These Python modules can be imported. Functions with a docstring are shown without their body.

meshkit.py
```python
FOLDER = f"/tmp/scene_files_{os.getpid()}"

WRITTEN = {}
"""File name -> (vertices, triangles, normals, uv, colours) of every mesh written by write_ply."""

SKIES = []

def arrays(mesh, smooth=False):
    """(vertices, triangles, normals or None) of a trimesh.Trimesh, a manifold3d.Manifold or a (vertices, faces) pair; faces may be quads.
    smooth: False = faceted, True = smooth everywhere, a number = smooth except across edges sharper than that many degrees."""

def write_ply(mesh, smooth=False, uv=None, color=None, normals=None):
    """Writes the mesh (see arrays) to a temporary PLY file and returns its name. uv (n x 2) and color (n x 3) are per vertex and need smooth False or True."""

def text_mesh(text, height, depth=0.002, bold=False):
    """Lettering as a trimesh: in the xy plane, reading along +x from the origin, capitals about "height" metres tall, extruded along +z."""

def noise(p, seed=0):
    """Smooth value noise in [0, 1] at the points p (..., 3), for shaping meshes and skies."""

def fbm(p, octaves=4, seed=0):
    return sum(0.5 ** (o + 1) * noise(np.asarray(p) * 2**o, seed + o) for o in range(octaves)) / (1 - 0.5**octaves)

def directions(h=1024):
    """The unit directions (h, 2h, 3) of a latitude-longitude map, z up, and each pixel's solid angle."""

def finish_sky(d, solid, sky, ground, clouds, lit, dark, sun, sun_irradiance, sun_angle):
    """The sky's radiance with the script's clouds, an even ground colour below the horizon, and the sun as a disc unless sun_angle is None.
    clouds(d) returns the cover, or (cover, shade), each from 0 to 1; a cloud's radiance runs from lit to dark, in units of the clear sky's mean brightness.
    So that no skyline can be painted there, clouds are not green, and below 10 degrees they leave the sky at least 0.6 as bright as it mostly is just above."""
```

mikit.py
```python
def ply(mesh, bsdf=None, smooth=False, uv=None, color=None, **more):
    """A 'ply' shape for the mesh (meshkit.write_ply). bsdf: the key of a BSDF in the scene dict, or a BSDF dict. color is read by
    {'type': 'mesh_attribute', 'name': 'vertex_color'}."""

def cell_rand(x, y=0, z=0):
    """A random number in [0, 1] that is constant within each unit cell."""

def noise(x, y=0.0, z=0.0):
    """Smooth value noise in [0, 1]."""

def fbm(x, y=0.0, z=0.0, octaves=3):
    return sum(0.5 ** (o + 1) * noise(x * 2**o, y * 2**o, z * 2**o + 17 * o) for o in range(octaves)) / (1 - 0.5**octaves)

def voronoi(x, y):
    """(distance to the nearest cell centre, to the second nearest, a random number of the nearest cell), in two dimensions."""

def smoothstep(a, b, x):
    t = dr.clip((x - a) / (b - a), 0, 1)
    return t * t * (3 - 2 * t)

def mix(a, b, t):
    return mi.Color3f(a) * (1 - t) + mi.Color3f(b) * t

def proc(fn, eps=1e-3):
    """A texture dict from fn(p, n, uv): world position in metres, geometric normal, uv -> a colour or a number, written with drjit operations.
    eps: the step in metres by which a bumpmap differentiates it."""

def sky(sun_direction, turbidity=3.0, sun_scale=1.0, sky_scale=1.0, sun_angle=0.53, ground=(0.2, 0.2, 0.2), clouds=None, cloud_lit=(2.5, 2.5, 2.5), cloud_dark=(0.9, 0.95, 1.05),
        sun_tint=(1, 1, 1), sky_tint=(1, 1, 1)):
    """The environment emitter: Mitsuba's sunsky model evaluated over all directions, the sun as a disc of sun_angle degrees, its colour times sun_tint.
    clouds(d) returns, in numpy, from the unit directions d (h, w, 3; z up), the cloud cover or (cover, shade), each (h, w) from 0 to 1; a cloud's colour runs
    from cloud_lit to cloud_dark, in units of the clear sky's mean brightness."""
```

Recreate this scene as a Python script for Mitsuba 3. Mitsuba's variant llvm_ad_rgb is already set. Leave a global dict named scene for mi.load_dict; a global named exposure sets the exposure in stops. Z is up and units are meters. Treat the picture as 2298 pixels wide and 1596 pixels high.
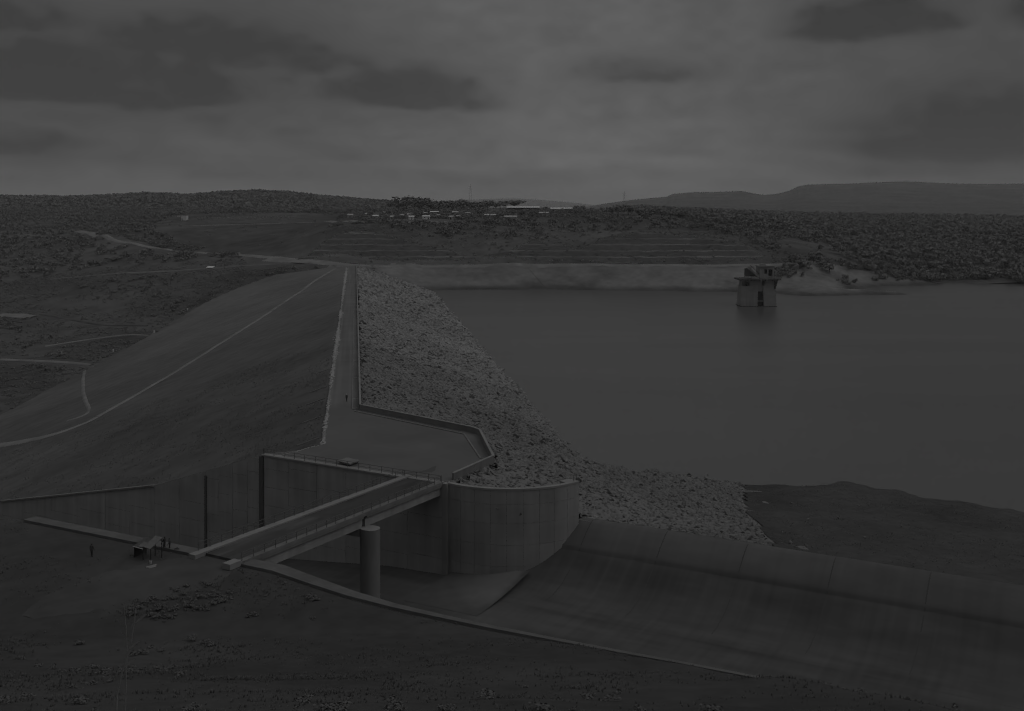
import math, random
import numpy as np, trimesh, manifold3d as m3, shapely
import mitsuba as mi, drjit as dr
import mikit, meshkit
from scipy.interpolate import RBFInterpolator, RegularGridInterpolator
from mikit import noise, fbm, smoothstep, voronoi, cell_rand

T = mi.ScalarTransform4f
scene, labels = {}, {}
random.seed(7)
rng = np.random.default_rng(11)

# ------------------------------------------------------------------ camera, sky, exposure
FL, CX, HY, HC = 2400.0, 1149.0, 461.0, 62.5        # focal length, principal column and horizon row in a 2298 x 1596 frame; eye height
scene['camera'] = {'type': 'perspective', 'fov': math.degrees(2 * math.atan(1149 / FL)), 'fov_axis': 'x', 'near_clip': 0.5, 'far_clip': 60000.0,
                   'principal_point_offset_y': (798.0 - HY) / 1596.0,
                   'to_world': T().look_at(origin=[0, 0, HC], target=[0, 100, HC], up=[0, 0, 1]),
                   'medium': {'type': 'ref', 'id': 'air'}}
exposure = 0.45


def clouds(d):
    """A full overcast: even near the horizon, brighter towards the zenith, with torn darker cloud bases low over the land."""
    x, y, z = d[..., 0], d[..., 1], np.maximum(d[..., 2], 0)
    az = np.degrees(np.arctan2(x, y))
    el = np.degrees(np.arcsin(z))

    def nz(a, e, o, seed, sx=0.0):
        return meshkit.fbm(np.stack([az / a + sx * el, el / e, 0 * az], -1), o, seed) - 0.5
    w1, w2 = nz(8, 3.0, 4, 3), nz(7, 2.6, 4, 9)
    torn, fine, streak, broad = nz(3.4, 1.5, 6, 21, 0.12), nz(1.1, 0.55, 4, 33), nz(9, 0.8, 5, 41, 0.2), nz(18, 6, 3, 5)
    azw, elw = az + 5.0 * w1, el + 1.1 * w2 + 0.5 * torn
    field, wide = np.zeros_like(az), np.zeros_like(az)

    def bank(a, e, wa, up, down, k):
        """A cloud base: soft above, its lower edge sharper."""
        nonlocal field, wide
        h = elw - e
        g = np.exp(-(np.abs(azw - a) / wa) ** 2.2) * np.where(h > 0, np.exp(-(h / up) ** 2), np.exp(-(h / down) ** 2))
        field = np.maximum(field, k * g)
        wide = np.maximum(wide, k * np.exp(-((azw - a) / (1.25 * wa)) ** 2 - (h / np.where(h > 0, 2.0 * up, 1.5 * down)) ** 2))

    bank(-20.5, 5.5, 11.5, 3.0, 0.8, 1.0)
    bank(-15, 7.9, 9.0, 2.4, 1.5, 0.80)
    bank(-28, 8.8, 7.0, 1.8, 0.9, 0.86)
    bank(-6.2, 5.7, 5.0, 1.9, 0.7, 1.0)
    bank(6.5, 6.9, 5.6, 1.4, 0.45, 0.72)
    bank(18.8, 8.9, 4.4, 2.0, 0.8, 0.95)
    bank(26.5, 9.4, 2.6, 1.8, 1.2, 1.0)
    bank(25, 3.0, 8.5, 3.2, 1.0, 0.92)
    bank(20, 1.9, 9.0, 0.9, 0.5, 0.50)
    bank(-26, 2.9, 4.5, 0.9, 0.6, 0.66)
    bank(-10.5, 2.5, 4.2, 0.6, 0.5, 0.46)
    for a in range(-180, 181, 15):                       # the same kind of cloud goes on around and above
        if abs(a) > 33:
            r = np.random.default_rng(a + 500)
            bank(a, r.uniform(3, 14), r.uniform(6, 11), r.uniform(2, 5), 1.0, r.uniform(0.6, 1.0))
    soft = np.clip(wide, 0, 1)
    t = np.clip((field + 0.70 * torn * (0.25 + soft) + 0.50 * fine * (0.2 + soft) - 0.20) / 0.72, 0, 1)
    core = t * t * (3 - 2 * t)
    dark = np.clip(0.32 * soft + 0.70 * core + 0.5 * fine * core + 0.35 * torn * soft, 0, 1)
    base = 0.295 + 0.155 * np.exp(-((az - 4) / 14.0) ** 2 - ((el - 5) / 13.0) ** 2) + 0.98 * np.clip(np.sin(np.radians(np.maximum(el - 16, 0))), 0, 1)
    low = np.exp(-(el / 4.5) ** 2)
    b = base * (1 - 0.53 * dark) * (1 + 0.16 * broad + 0.30 * torn + 0.24 * fine + 0.75 * low * streak)
    return np.ones_like(b), np.clip(1 - b, 0, 1)


SUN = [0.68, -0.12, 0.74]
scene['sky'] = mikit.sky(SUN, turbidity=6, sun_scale=0.20, sun_angle=35, clouds=clouds, cloud_lit=(1.6, 1.6, 1.6), cloud_dark=(0.0, 0.0, 0.0),
                         sun_tint=(0.80, 0.97, 1.30), ground=(0.1, 0.1, 0.1))
scene['air'] = {'type': 'homogeneous', 'albedo': 0.96, 'sigma_t': 7.5e-5}
scene['haze'] = {'type': 'cube', 'to_world': T().translate([0, 12000, 85]).scale([16000, 18000, 155]), 'bsdf': {'type': 'null'}, 'interior': {'type': 'ref', 'id': 'air'}}
labels['haze'] = {'label': 'thin grey haze in the air over the whole valley and lake', 'category': 'haze', 'kind': 'stuff'}

# ------------------------------------------------------------------ materials (all neutral: the photograph is black and white)
G = lambda v: mi.Color3f(v)


def mat(key, fn, rough=None, bump=None, scale=1.0, eps=0.02):
    b = {'type': 'principled', 'base_color': mikit.proc(fn), 'roughness': rough, 'specular': 0.3} if rough else {'type': 'diffuse', 'reflectance': mikit.proc(fn)}
    if bump:
        b = {'type': 'bumpmap', 'arbitrary': mikit.proc(bump, eps), 'scale': scale, 'bsdf': b}
    scene[key] = {'type': 'twosided', 'bsdf': b}


def flat(key, v):
    scene[key] = {'type': 'twosided', 'bsdf': {'type': 'diffuse', 'reflectance': {'type': 'rgb', 'value': [v, v, v]}}}


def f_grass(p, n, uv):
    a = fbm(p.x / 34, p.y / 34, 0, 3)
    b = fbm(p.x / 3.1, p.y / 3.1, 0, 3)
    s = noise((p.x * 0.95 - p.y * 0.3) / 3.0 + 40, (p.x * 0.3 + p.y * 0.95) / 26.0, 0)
    ramp = smoothstep(230.0, 720.0, p.y)  # brighter with distance: the foreground falloff of light is put into the grass colour
    return G(0.112 + 0.036 * ramp + 0.06 * (a - 0.5) + 0.04 * (b - 0.5) + 0.015 * (s - 0.5))


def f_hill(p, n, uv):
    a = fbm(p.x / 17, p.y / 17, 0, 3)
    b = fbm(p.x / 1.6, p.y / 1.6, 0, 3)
    return G(dr.maximum(0.076 + 0.035 * (a - 0.5) + 0.025 * (b - 0.5), 0.03))  # near grass kept darker than far: dim foreground light set into its colour


def f_valley(p, n, uv):
    a = fbm(p.x / 90, p.y / 60, 0, 4)
    b = fbm(p.x / 9, p.y / 9, 0, 3)
    return G(dr.maximum(0.098 + 0.10 * (a - 0.5) + 0.06 * (b - 0.5), 0.04))


def f_bank(p, n, uv):
    a = fbm(p.x / 18, p.z / 7 + p.y / 60, 0, 5)
    b = fbm(p.x / 4, p.y / 4, p.z / 3, 3)
    wet = smoothstep(4.0, 0.5, p.z + 2.0 * (a - 0.5))
    return G(dr.maximum(0.165 + 0.13 * (a - 0.5) + 0.08 * (b - 0.5), 0.06) * (1 - 0.5 * wet))


def f_terrace(p, n, uv):
    a = fbm(p.x / 22, p.y / 22, p.z / 6, 3)
    b = fbm(p.x / 3, p.y / 3, p.z / 2, 3)
    t = smoothstep(0.86, 0.95, n.z + 0.10 * (a - 0.5)) * (0.35 + 0.65 * smoothstep(0.38, 0.58, fbm(p.x / 28, p.z / 5, 0, 3)))
    return G(dr.maximum(mi.Float(0.095 + 0.05 * (a - 0.5) + 0.05 * (b - 0.5)) * (1 - t) + t * (0.17 + 0.14 * (a - 0.5) + 0.05 * (b - 0.5)), 0.03))


def f_dirt(p, n, uv):
    a = fbm(p.x / 6, p.y / 6, 0, 4)
    return G(0.20 + 0.12 * (a - 0.5))


def f_road(p, n, uv):
    c = (p.x + 33.3) * 0.9894 + (p.y - 235.8) * 0.1455          # across the crest
    s = (p.y - 235.8) * 0.9894 - (p.x + 33.3) * 0.1455
    a = fbm(p.x / 8, p.y / 8, 0, 4)
    k = noise(c * 1.6, s / 45.0, 0)
    on_crest = smoothstep(-4.0, 12.0, s)
    return G(0.135 + 0.05 * (a - 0.5) + on_crest * (0.02 + 0.045 * (k - 0.5)))


def f_deck(p, n, uv):
    u = -0.862 * p.x + 0.507 * p.y
    v = 0.507 * p.x + 0.862 * p.y
    k = fbm(u / 1.1, v / 14.0, 0, 4)
    a = fbm(u / 3, v / 5, 0, 4)
    return G(0.080 + 0.10 * (k - 0.45) * smoothstep(0.35, 0.65, a) + 0.03 * (a - 0.5))


def f_conc(p, n, uv):
    h = fbm(p.x / 1.3, p.y / 1.3, p.z / 14.0, 4)
    a = fbm(p.x / 5, p.y / 5, p.z / 5, 4)
    return G(dr.maximum(0.185 + 0.08 * (h - 0.5) + 0.08 * (a - 0.5), 0.08))


def f_old(p, n, uv):
    h = fbm(p.x / 1.0, p.y / 1.0, p.z / 16.0, 4)
    a = fbm(p.x / 7, p.y / 7, p.z / 4, 4)
    return G(dr.maximum(0.255 + 0.11 * (h - 0.5) + 0.12 * (a - 0.5), 0.08))


def f_pale(p, n, uv):
    a = fbm(p.x / 2, p.y / 2, p.z / 2, 4)
    return G(0.25 + 0.09 * (a - 0.5))


def f_weir(p, n, uv):
    u = -0.862 * p.x + 0.507 * p.y
    v = 0.507 * p.x + 0.862 * p.y
    a = fbm(u / 9, v / 2.5, 0, 4)
    st = fbm(u / 0.8, v / 10.0, 0, 3)
    w = fbm(u / 30, v / 6, 0, 3)
    sill = smoothstep(152.2, 152.5, v)
    return G(0.092 + 0.05 * (a - 0.5) + 0.02 * (st - 0.5) + 0.05 * (w - 0.5) + 0.022 * sill)


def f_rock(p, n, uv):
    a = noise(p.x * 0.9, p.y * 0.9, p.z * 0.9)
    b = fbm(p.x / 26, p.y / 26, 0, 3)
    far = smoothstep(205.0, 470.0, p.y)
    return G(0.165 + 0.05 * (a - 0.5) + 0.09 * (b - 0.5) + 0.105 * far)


def f_leaf(p, n, uv):
    a = noise(p.x / 5, p.y / 5, p.z / 3)
    b = noise(p.x * 1.1, p.y * 1.1, p.z * 1.1)
    return G(0.175 + 0.08 * (a - 0.5) + 0.05 * (b - 0.5))


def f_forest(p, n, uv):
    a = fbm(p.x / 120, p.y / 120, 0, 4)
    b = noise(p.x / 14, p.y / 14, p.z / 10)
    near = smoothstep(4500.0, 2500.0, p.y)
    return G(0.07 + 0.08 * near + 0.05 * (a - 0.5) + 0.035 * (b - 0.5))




def f_yardroad(p, n, uv):
    a = fbm(p.x / 12, p.y / 12, 0, 3)
    b = fbm(p.x / 2.0, p.y / 2.0, 0, 3)
    return G(0.085 + 0.04 * (a - 0.5) + 0.03 * (b - 0.5))


def f_fillet(p, n, uv):
    u = -0.862 * p.x + 0.507 * p.y
    v = 0.507 * p.x + 0.862 * p.y
    a = fbm(u / 2.2, v / 2.2, 0, 3)
    e = (u - 86.0) * 0.2
    k = dr.exp(-e * e) * smoothstep(131.0, 140.0, v + 3 * (a - 0.5)) * smoothstep(83.0, 84.5, u + 1.5 * (a - 0.5))
    return G(0.10 + 0.06 * k + 0.03 * (a - 0.5))


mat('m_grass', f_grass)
mat('m_yardroad', f_yardroad)
mat('m_fillet', f_fillet)
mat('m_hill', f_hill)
mat('m_valley', f_valley)
mat('m_bank', f_bank)
mat('m_terrace', f_terrace)
mat('m_dirt', f_dirt)
mat('m_road', f_road)
mat('m_deck', f_deck)
mat('m_conc', f_conc)
mat('m_old', f_old)
for _k, _g in (('m_old1', 0.94), ('m_old2', 1.04), ('m_old3', 1.14), ('m_old4', 1.18)):
    mat(_k, lambda p, n, uv, g=_g: f_old(p, n, uv) * g)
OLD = ['m_old', 'm_old', 'm_old1', 'm_old2']
OLDC = ['m_old3', 'm_old3', 'm_old3', 'm_old4']
mat('m_pale', f_pale)
mat('m_dull', lambda p, n, uv: f_conc(p, n, uv) * 0.72)
mat('m_weir', f_weir)
mat('m_rock', f_rock)
mat('m_leaf', f_leaf)
mat('m_forest', f_forest)
flat('m_white', 0.62)
flat('m_roof', 0.42)
flat('m_wall', 0.34)
flat('m_dark', 0.05)
flat('m_joint', 0.078)
flat('m_mid', 0.10)
flat('m_steel', 0.16)
flat('m_rail', 0.125)
flat('m_skin', 0.09)
flat('m_cloth', 0.08)
flat('m_pane', 0.03)
flat('m_straw', 0.24)
flat('m_blade', 0.13)
scene['m_water'] = {'type': 'bumpmap', 'arbitrary': mikit.proc(lambda p, n, uv: fbm(p.x / 5.0, p.y / 2.2, 0, 3), 0.1), 'scale': 0.09,
                    'bsdf': {'type': 'roughplastic', 'diffuse_reflectance': mikit.proc(lambda p, n, uv: G(0.099 + 0.022 * (fbm(p.x / 160, p.y / 34, 0, 4) - 0.5))), 'alpha': 0.12, 'int_ior': 1.333}}

# ------------------------------------------------------------------ helpers


def at(px, py, Y):
    return np.array([(px - CX) / FL * Y, Y, HC - (py - HY) / FL * Y])


def on(px, py, z):
    return at(px, py, (HC - z) * FL / (py - HY))


def UV(u, v, z=0.0):
    u, v, z = np.broadcast_arrays(np.asarray(u, float), v, z)
    return np.stack([-0.862 * u + 0.507 * v, 0.507 * u + 0.862 * v, z], -1)


class MB:
    def __init__(self):
        self.v, self.f, self.n = [], [], 0

    def add(self, v, f):
        v, f = np.asarray(v, float), np.asarray(f, int)
        if f.shape[1] == 4:
            f = np.vstack([f[:, [0, 1, 2]], f[:, [0, 2, 3]]])
        self.v.append(v)
        self.f.append(f + self.n)
        self.n += len(v)
        return self

    def hexa(self, c):
        """c: 8 corners, bottom ring of four then top ring of four."""
        return self.add(c, [[0, 3, 2, 1], [4, 5, 6, 7], [0, 1, 5, 4], [1, 2, 6, 5], [2, 3, 7, 6], [3, 0, 4, 7]])

    def box(self, x0, x1, y0, y1, z0, z1):
        return self.hexa([[x0, y0, z0], [x1, y0, z0], [x1, y1, z0], [x0, y1, z0], [x0, y0, z1], [x1, y0, z1], [x1, y1, z1], [x0, y1, z1]])

    def ubox(self, u0, u1, v0, v1, z0, z1):
        return self.hexa(UV([u0, u0, u1, u1] * 2, [v0, v1, v1, v0] * 2, [z0] * 4 + [z1] * 4))

    def bar(self, a, b, w, h=None, up=(0, 0, 1)):
        """A straight bar of width w and height h from a to b."""
        a, b = np.asarray(a, float), np.asarray(b, float)
        h = w if h is None else h
        t = (b - a) / np.linalg.norm(b - a)
        up = np.array(up, float) if abs(np.dot(t, up)) < 0.95 else np.array([1.0, 0, 0])
        s = np.cross(t, up)
        s /= np.linalg.norm(s)
        k = np.cross(s, t)
        r = [(-w / 2 * s - h / 2 * k), (w / 2 * s - h / 2 * k), (w / 2 * s + h / 2 * k), (-w / 2 * s + h / 2 * k)]
        return self.hexa([a + x for x in r] + [b + x for x in r])

    def tube(self, pts, radii, n=6):
        p = np.asarray(pts, float)
        t = np.gradient(p, axis=0)
        t /= np.linalg.norm(t, axis=1, keepdims=True) + 1e-9
        a = np.cross(t, np.where(np.abs(t[:, 2:]) < 0.9, [0, 0, 1.0], [1.0, 0, 0]))
        a /= np.linalg.norm(a, axis=1, keepdims=True) + 1e-9
        b = np.cross(t, a)
        g = np.arange(n) * 2 * np.pi / n
        r = np.broadcast_to(radii, (len(p),))[:, None, None]
        v = (p[:, None] + r * (np.cos(g)[None, :, None] * a[:, None] + np.sin(g)[None, :, None] * b[:, None])).reshape(-1, 3)
        i, j = np.meshgrid(np.arange(len(p) - 1), np.arange(n), indexing='ij')
        q = np.stack([i * n + j, i * n + (j + 1) % n, (i + 1) * n + (j + 1) % n, (i + 1) * n + j], -1).reshape(-1, 4)
        self.add(v, q)
        m = (len(p) - 1) * n
        return self.add(v[m:], [[0, k, k + 1] for k in range(1, n - 1)])

    def get(self):
        return np.vstack(self.v), np.vstack(self.f)


def numbered(name):
    if name not in used:
        used.add(name)
        return name
    k = 1
    while f'{name}_{k:03d}' in used:
        k += 1
    key = f'{name}_{k:03d}'
    used.add(key)
    return key


used = set()


def put(name, mesh, m, parent=None, smooth=False, **more):
    key = numbered((parent + '__' if parent else '') + name)
    scene[key] = mikit.ply(mesh.get() if isinstance(mesh, MB) else mesh, m, smooth=smooth, **more)
    return key


def tag(key, label, cat, group=None, kind=None):
    labels[key] = {'label': label, 'category': cat}
    if group:
        labels[key]['group'] = group
    if kind:
        labels[key]['kind'] = kind
    return key


def thing(name, label, cat, group=None, kind=None):
    return tag(numbered(name), label, cat, group, kind)


def struct(name, mesh, m, label, cat, smooth=False):
    return tag(put(name, mesh, m, smooth=smooth), label, cat, kind='structure')


def grid_mesh(x, y, z, keep=None):
    """A sheet over arrays (r, c); keep: faces whose four corners are all kept."""
    r, c = x.shape
    i, j = np.meshgrid(np.arange(r - 1), np.arange(c - 1), indexing='ij')
    q = np.stack([i * c + j, i * c + j + 1, (i + 1) * c + j + 1, (i + 1) * c + j], -1).reshape(-1, 4)
    if keep is not None:
        q = q[keep.ravel()[q].all(1)]
    v = np.stack([x, y, z], -1).reshape(-1, 3)
    ids, inv = np.unique(q, return_inverse=True)
    q = inv.reshape(-1, 4)
    v = v[ids]
    f = np.vstack([q[:, [0, 1, 2]], q[:, [0, 2, 3]]])
    n = np.cross(v[f[:, 1]] - v[f[:, 0]], v[f[:, 2]] - v[f[:, 0]])
    if n[:, 2].sum() < 0:
        f = f[:, ::-1]
    return v, f


def scatter(variants, pos, size, rot=None, squash=None, which=None, tilt=None):
    """Copies of unit meshes joined into one mesh: pos (n,3), size (n,) or (n,3)."""
    n = len(pos)
    size = np.broadcast_to(np.asarray(size, float).reshape(n, -1), (n, 3))
    rot = rng.uniform(0, 2 * np.pi, n) if rot is None else rot
    which = rng.integers(0, len(variants), n) if which is None else which
    V, F, at_ = [], [], 0
    for k, (v, f) in enumerate(variants):
        ix = np.nonzero(which == k)[0]
        if not len(ix):
            continue
        w = v[None] * size[ix][:, None]
        c, s = np.cos(rot[ix])[:, None], np.sin(rot[ix])[:, None]
        w = np.stack([w[..., 0] * c - w[..., 1] * s, w[..., 0] * s + w[..., 1] * c, w[..., 2]], -1) + pos[ix][:, None]
        V.append(w.reshape(-1, 3))
        F.append((f[None] + (np.arange(len(ix)) * len(v))[:, None, None]).reshape(-1, 3) + at_)
        at_ += len(ix) * len(v)
    return np.vstack(V), np.vstack(F)


def crown(seed, n=46, flatness=0.75, q=0.34, lobes=5):
    """A unit crown: leaf clumps spread through several lobes; base at z=0.25, top near 1."""
    r = np.random.default_rng(seed)
    cen = r.normal(size=(lobes, 3)) * [0.26, 0.26, 0.13 * flatness] + [0, 0, 0.62]
    rad = r.uniform(0.2, 0.34, lobes)
    k = r.integers(0, lobes, n)
    d = r.normal(size=(n, 3))
    d /= np.linalg.norm(d, axis=1, keepdims=True)
    c = cen[k] + d * rad[k][:, None] * r.uniform(0.6, 1.05, (n, 1)) * [1, 1, flatness]
    a = r.normal(size=(n, 3)) * 0.33 + d + [0, 0, 0.35]
    t1 = np.cross(a, [0.3, 0.2, 1.0])
    t1 /= np.linalg.norm(t1, axis=1, keepdims=True)
    t2 = np.cross(a, t1)
    t2 /= np.linalg.norm(t2, axis=1, keepdims=True)
    h = q * r.uniform(0.35, 0.7, (n, 1))
    w1, w2, w3, w4 = (r.uniform(0.5, 1.1, (n, 1)) for _ in range(4))
    v = np.stack([c - t1 * h * w1, c - t2 * h * w2, c + t1 * h * w3, c + t2 * h * w4], 1).reshape(-1, 3)
    i = np.arange(n)[:, None] * 4
    return v, np.vstack([i + [[0, 1, 2]], i + [[0, 2, 3]]])


def fb(x, y, s, o=4, seed=0):
    return meshkit.fbm(np.stack([np.asarray(x) / s, np.asarray(y) / s, 0 * np.asarray(x)], -1), o, seed) - 0.5


# ------------------------------------------------------------------ the lie of the land
CTRL = [at(*c) for c in [
    (0, 470, 1800), (200, 470, 1800), (400, 475, 1700), (600, 476, 1700), (800, 478, 1600), (0, 500, 1350), (200, 500, 1300), (0, 560, 1100), (100, 590, 1000),
    (400, 492, 1150), (550, 492, 1150), (700, 488, 1150), (450, 478, 1350), (650, 477, 1350), (350, 520, 1050), (550, 520, 1030), (680, 520, 1000), (550, 560, 930), (400, 560, 950),
    (600, 575, 870), (650, 585, 840), (500, 570, 885), (300, 545, 950), (215, 525, 1010), (400, 602, 830), (300, 622, 800), (150, 632, 800), (0, 640, 850), (0, 700, 740), (200, 700, 720),
    (470, 606, 815), (230, 620, 800), (560, 596, 820), (655, 598, 794), (560, 635, 760), (480, 670, 720), (410, 712, 670), (330, 775, 590), (260, 808, 560), (200, 828, 540),
    (0, 750, 650), (100, 760, 640), (0, 800, 590), (150, 800, 575), (0, 850, 540), (100, 870, 500), (0, 920, 460), (100, 910, 462), (-400, 470, 1800), (-400, 600, 900),
    (-400, 800, 600), (-400, 1000, 400), (-200, 1100, 300), (-300, 1200, 260),
    (970, 650, 794), (1100, 650, 797), (1220, 648, 802), (1350, 651, 790), (1500, 652, 785), (1650, 655, 773), (1800, 657, 765), (1880, 659, 758),
    (1960, 640, 838), (2100, 632, 877), (2200, 638, 850), (2298, 650, 794), (2500, 680, 690),
    (850, 596, 828), (1000, 597, 826), (1150, 593, 828), (1300, 595, 828), (1500, 597, 826), (1700, 597, 826), (1800, 594, 835),
    (790, 597, 800), (740, 592, 815), (860, 597, 805), (700, 590, 822), (720, 560, 850),
    (760, 510, 900), (900, 520, 895), (1050, 532, 885), (1150, 535, 882), (1300, 530, 890), (1450, 524, 900), (1600, 535, 890), (1700, 555, 870), (1770, 575, 855),
    (760, 497, 1000), (900, 500, 985), (1000, 502, 980), (800, 490, 1150), (1000, 486, 1150), (1200, 482, 1150), (1100, 472, 1300), (1300, 478, 1200), (1400, 482, 1150), (1250, 467, 1400),
    (1500, 500, 1000), (1600, 510, 980), (1700, 525, 950), (1800, 545, 920), (1900, 568, 885), (1960, 605, 850), (1400, 500, 1000), (1200, 505, 980),
    (1900, 515, 1200), (2100, 518, 1200), (2298, 522, 1150), (2100, 572, 1000), (2298, 585, 950), (2500, 522, 1200), (1700, 488, 1400), (1900, 496, 1500), (2298, 502, 1500),
    (1149, 466, 1800), (1500, 474, 1800), (1700, 482, 1800), (2298, 492, 1800), (2700, 500, 1500), (2700, 560, 1000)]]
CTRL += [np.array(c, float) for c in [(-187, 390, -33), (-150, 330, -30), (-250, 380, -28), (50, 440, -9), (200, 600, -9), (300, 500, -9), (0, 700, -8), (100, 720, -7), (180, 715, -7), (240, 700, -7), (300, 790, -6), (330, 720, -7), (290, 815, -3), (380, 700, -7), (-30, 760, -6),
                                      (-60, 400, -22), (-50, 300, -18), (-90, 600, -14), (-108, 730, 4), (-40, 560, -14), (60, 300, -9), (-60, 250, -12)]]
CTRL = np.array(CTRL)
_rbf = RBFInterpolator(CTRL[:, :2], CTRL[:, 2], kernel='linear', smoothing=0.6, neighbors=None)
GX, GY = np.arange(-1400, 1401, 8.0), np.arange(180, 1921, 8.0)
_gx, _gy = np.meshgrid(GX, GY, indexing='ij')
_gz = _rbf(np.stack([_gx.ravel(), _gy.ravel()], -1)).reshape(_gx.shape)
from scipy.ndimage import gaussian_filter
_gz = gaussian_filter(_gz, 0.8)
_land = RegularGridInterpolator((GX, GY), _gz, bounds_error=False, fill_value=None, method='linear')


def spit(x, y):
    """The low point of land that runs out into the lake."""
    a, b = np.array([218.0, 764.0]), np.array([270.0, 753.0])
    t = np.clip(((x - a[0]) * (b[0] - a[0]) + (y - a[1]) * (b[1] - a[1])) / ((b - a) ** 2).sum(), 0, 1.0)
    dist = np.hypot(x - a[0] - t * (b[0] - a[0]), (y - a[1] - t * (b[1] - a[1])))
    return 4.6 * (1 - 0.58 * t) - dist * (0.15 + 0.11 * t)


def H(x, y):
    x, y = np.asarray(x, float), np.asarray(y, float)
    z = _land(np.stack([x, y], -1))
    ramp = np.clip((z + 2) / 8, 0, 1)
    z = z + ramp * (2.2 * fb(x, y, 70, 4, 1) + 0.9 * fb(x, y, 14, 3, 2))
    return np.maximum(z, spit(x, y) + 0.6 * fb(x, y, 9, 3, 4))


O2, TD, ND = np.array([-33.3, 235.8]), np.array([-0.1452, 0.9894]), np.array([0.9894, 0.1452])


def SD(s, d, z=0.0):
    """Crest coordinates: s along the dam from the plaza, d downstream of the parapet's outer face."""
    s, d, z = np.broadcast_arrays(np.asarray(s, float), d, z)
    return np.stack([O2[0] + s * TD[0] - d * ND[0], O2[1] + s * TD[1] - d * ND[1], z], -1)


ZC = 17.5
SEND = 566.0
pz = lambda px, py: tuple(on(px, py, ZC)[:2])
PLAZA = [tuple(SD(-33.95, 7.6)[:2]), (-41.6, 192.2), tuple(UV(136.6, 144.6)[:2]), tuple(UV(97.5, 144.6)[:2]), (-9.6, 175.0), (-3.2, 187.6), (-6.2, 209.6), (-7.9, 212.2), tuple(SD(0, 0)[:2]), tuple(SD(SEND, 0)[:2]), tuple(SD(SEND, 7.6)[:2])]
CREST = shapely.Polygon(PLAZA)


def crest_dist(x, y):
    return shapely.distance(CREST, shapely.points(np.asarray(x, float), np.asarray(y, float)))


def s_of(x, y):
    return (np.asarray(x) - O2[0]) * TD[0] + (np.asarray(y) - O2[1]) * TD[1]


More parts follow.
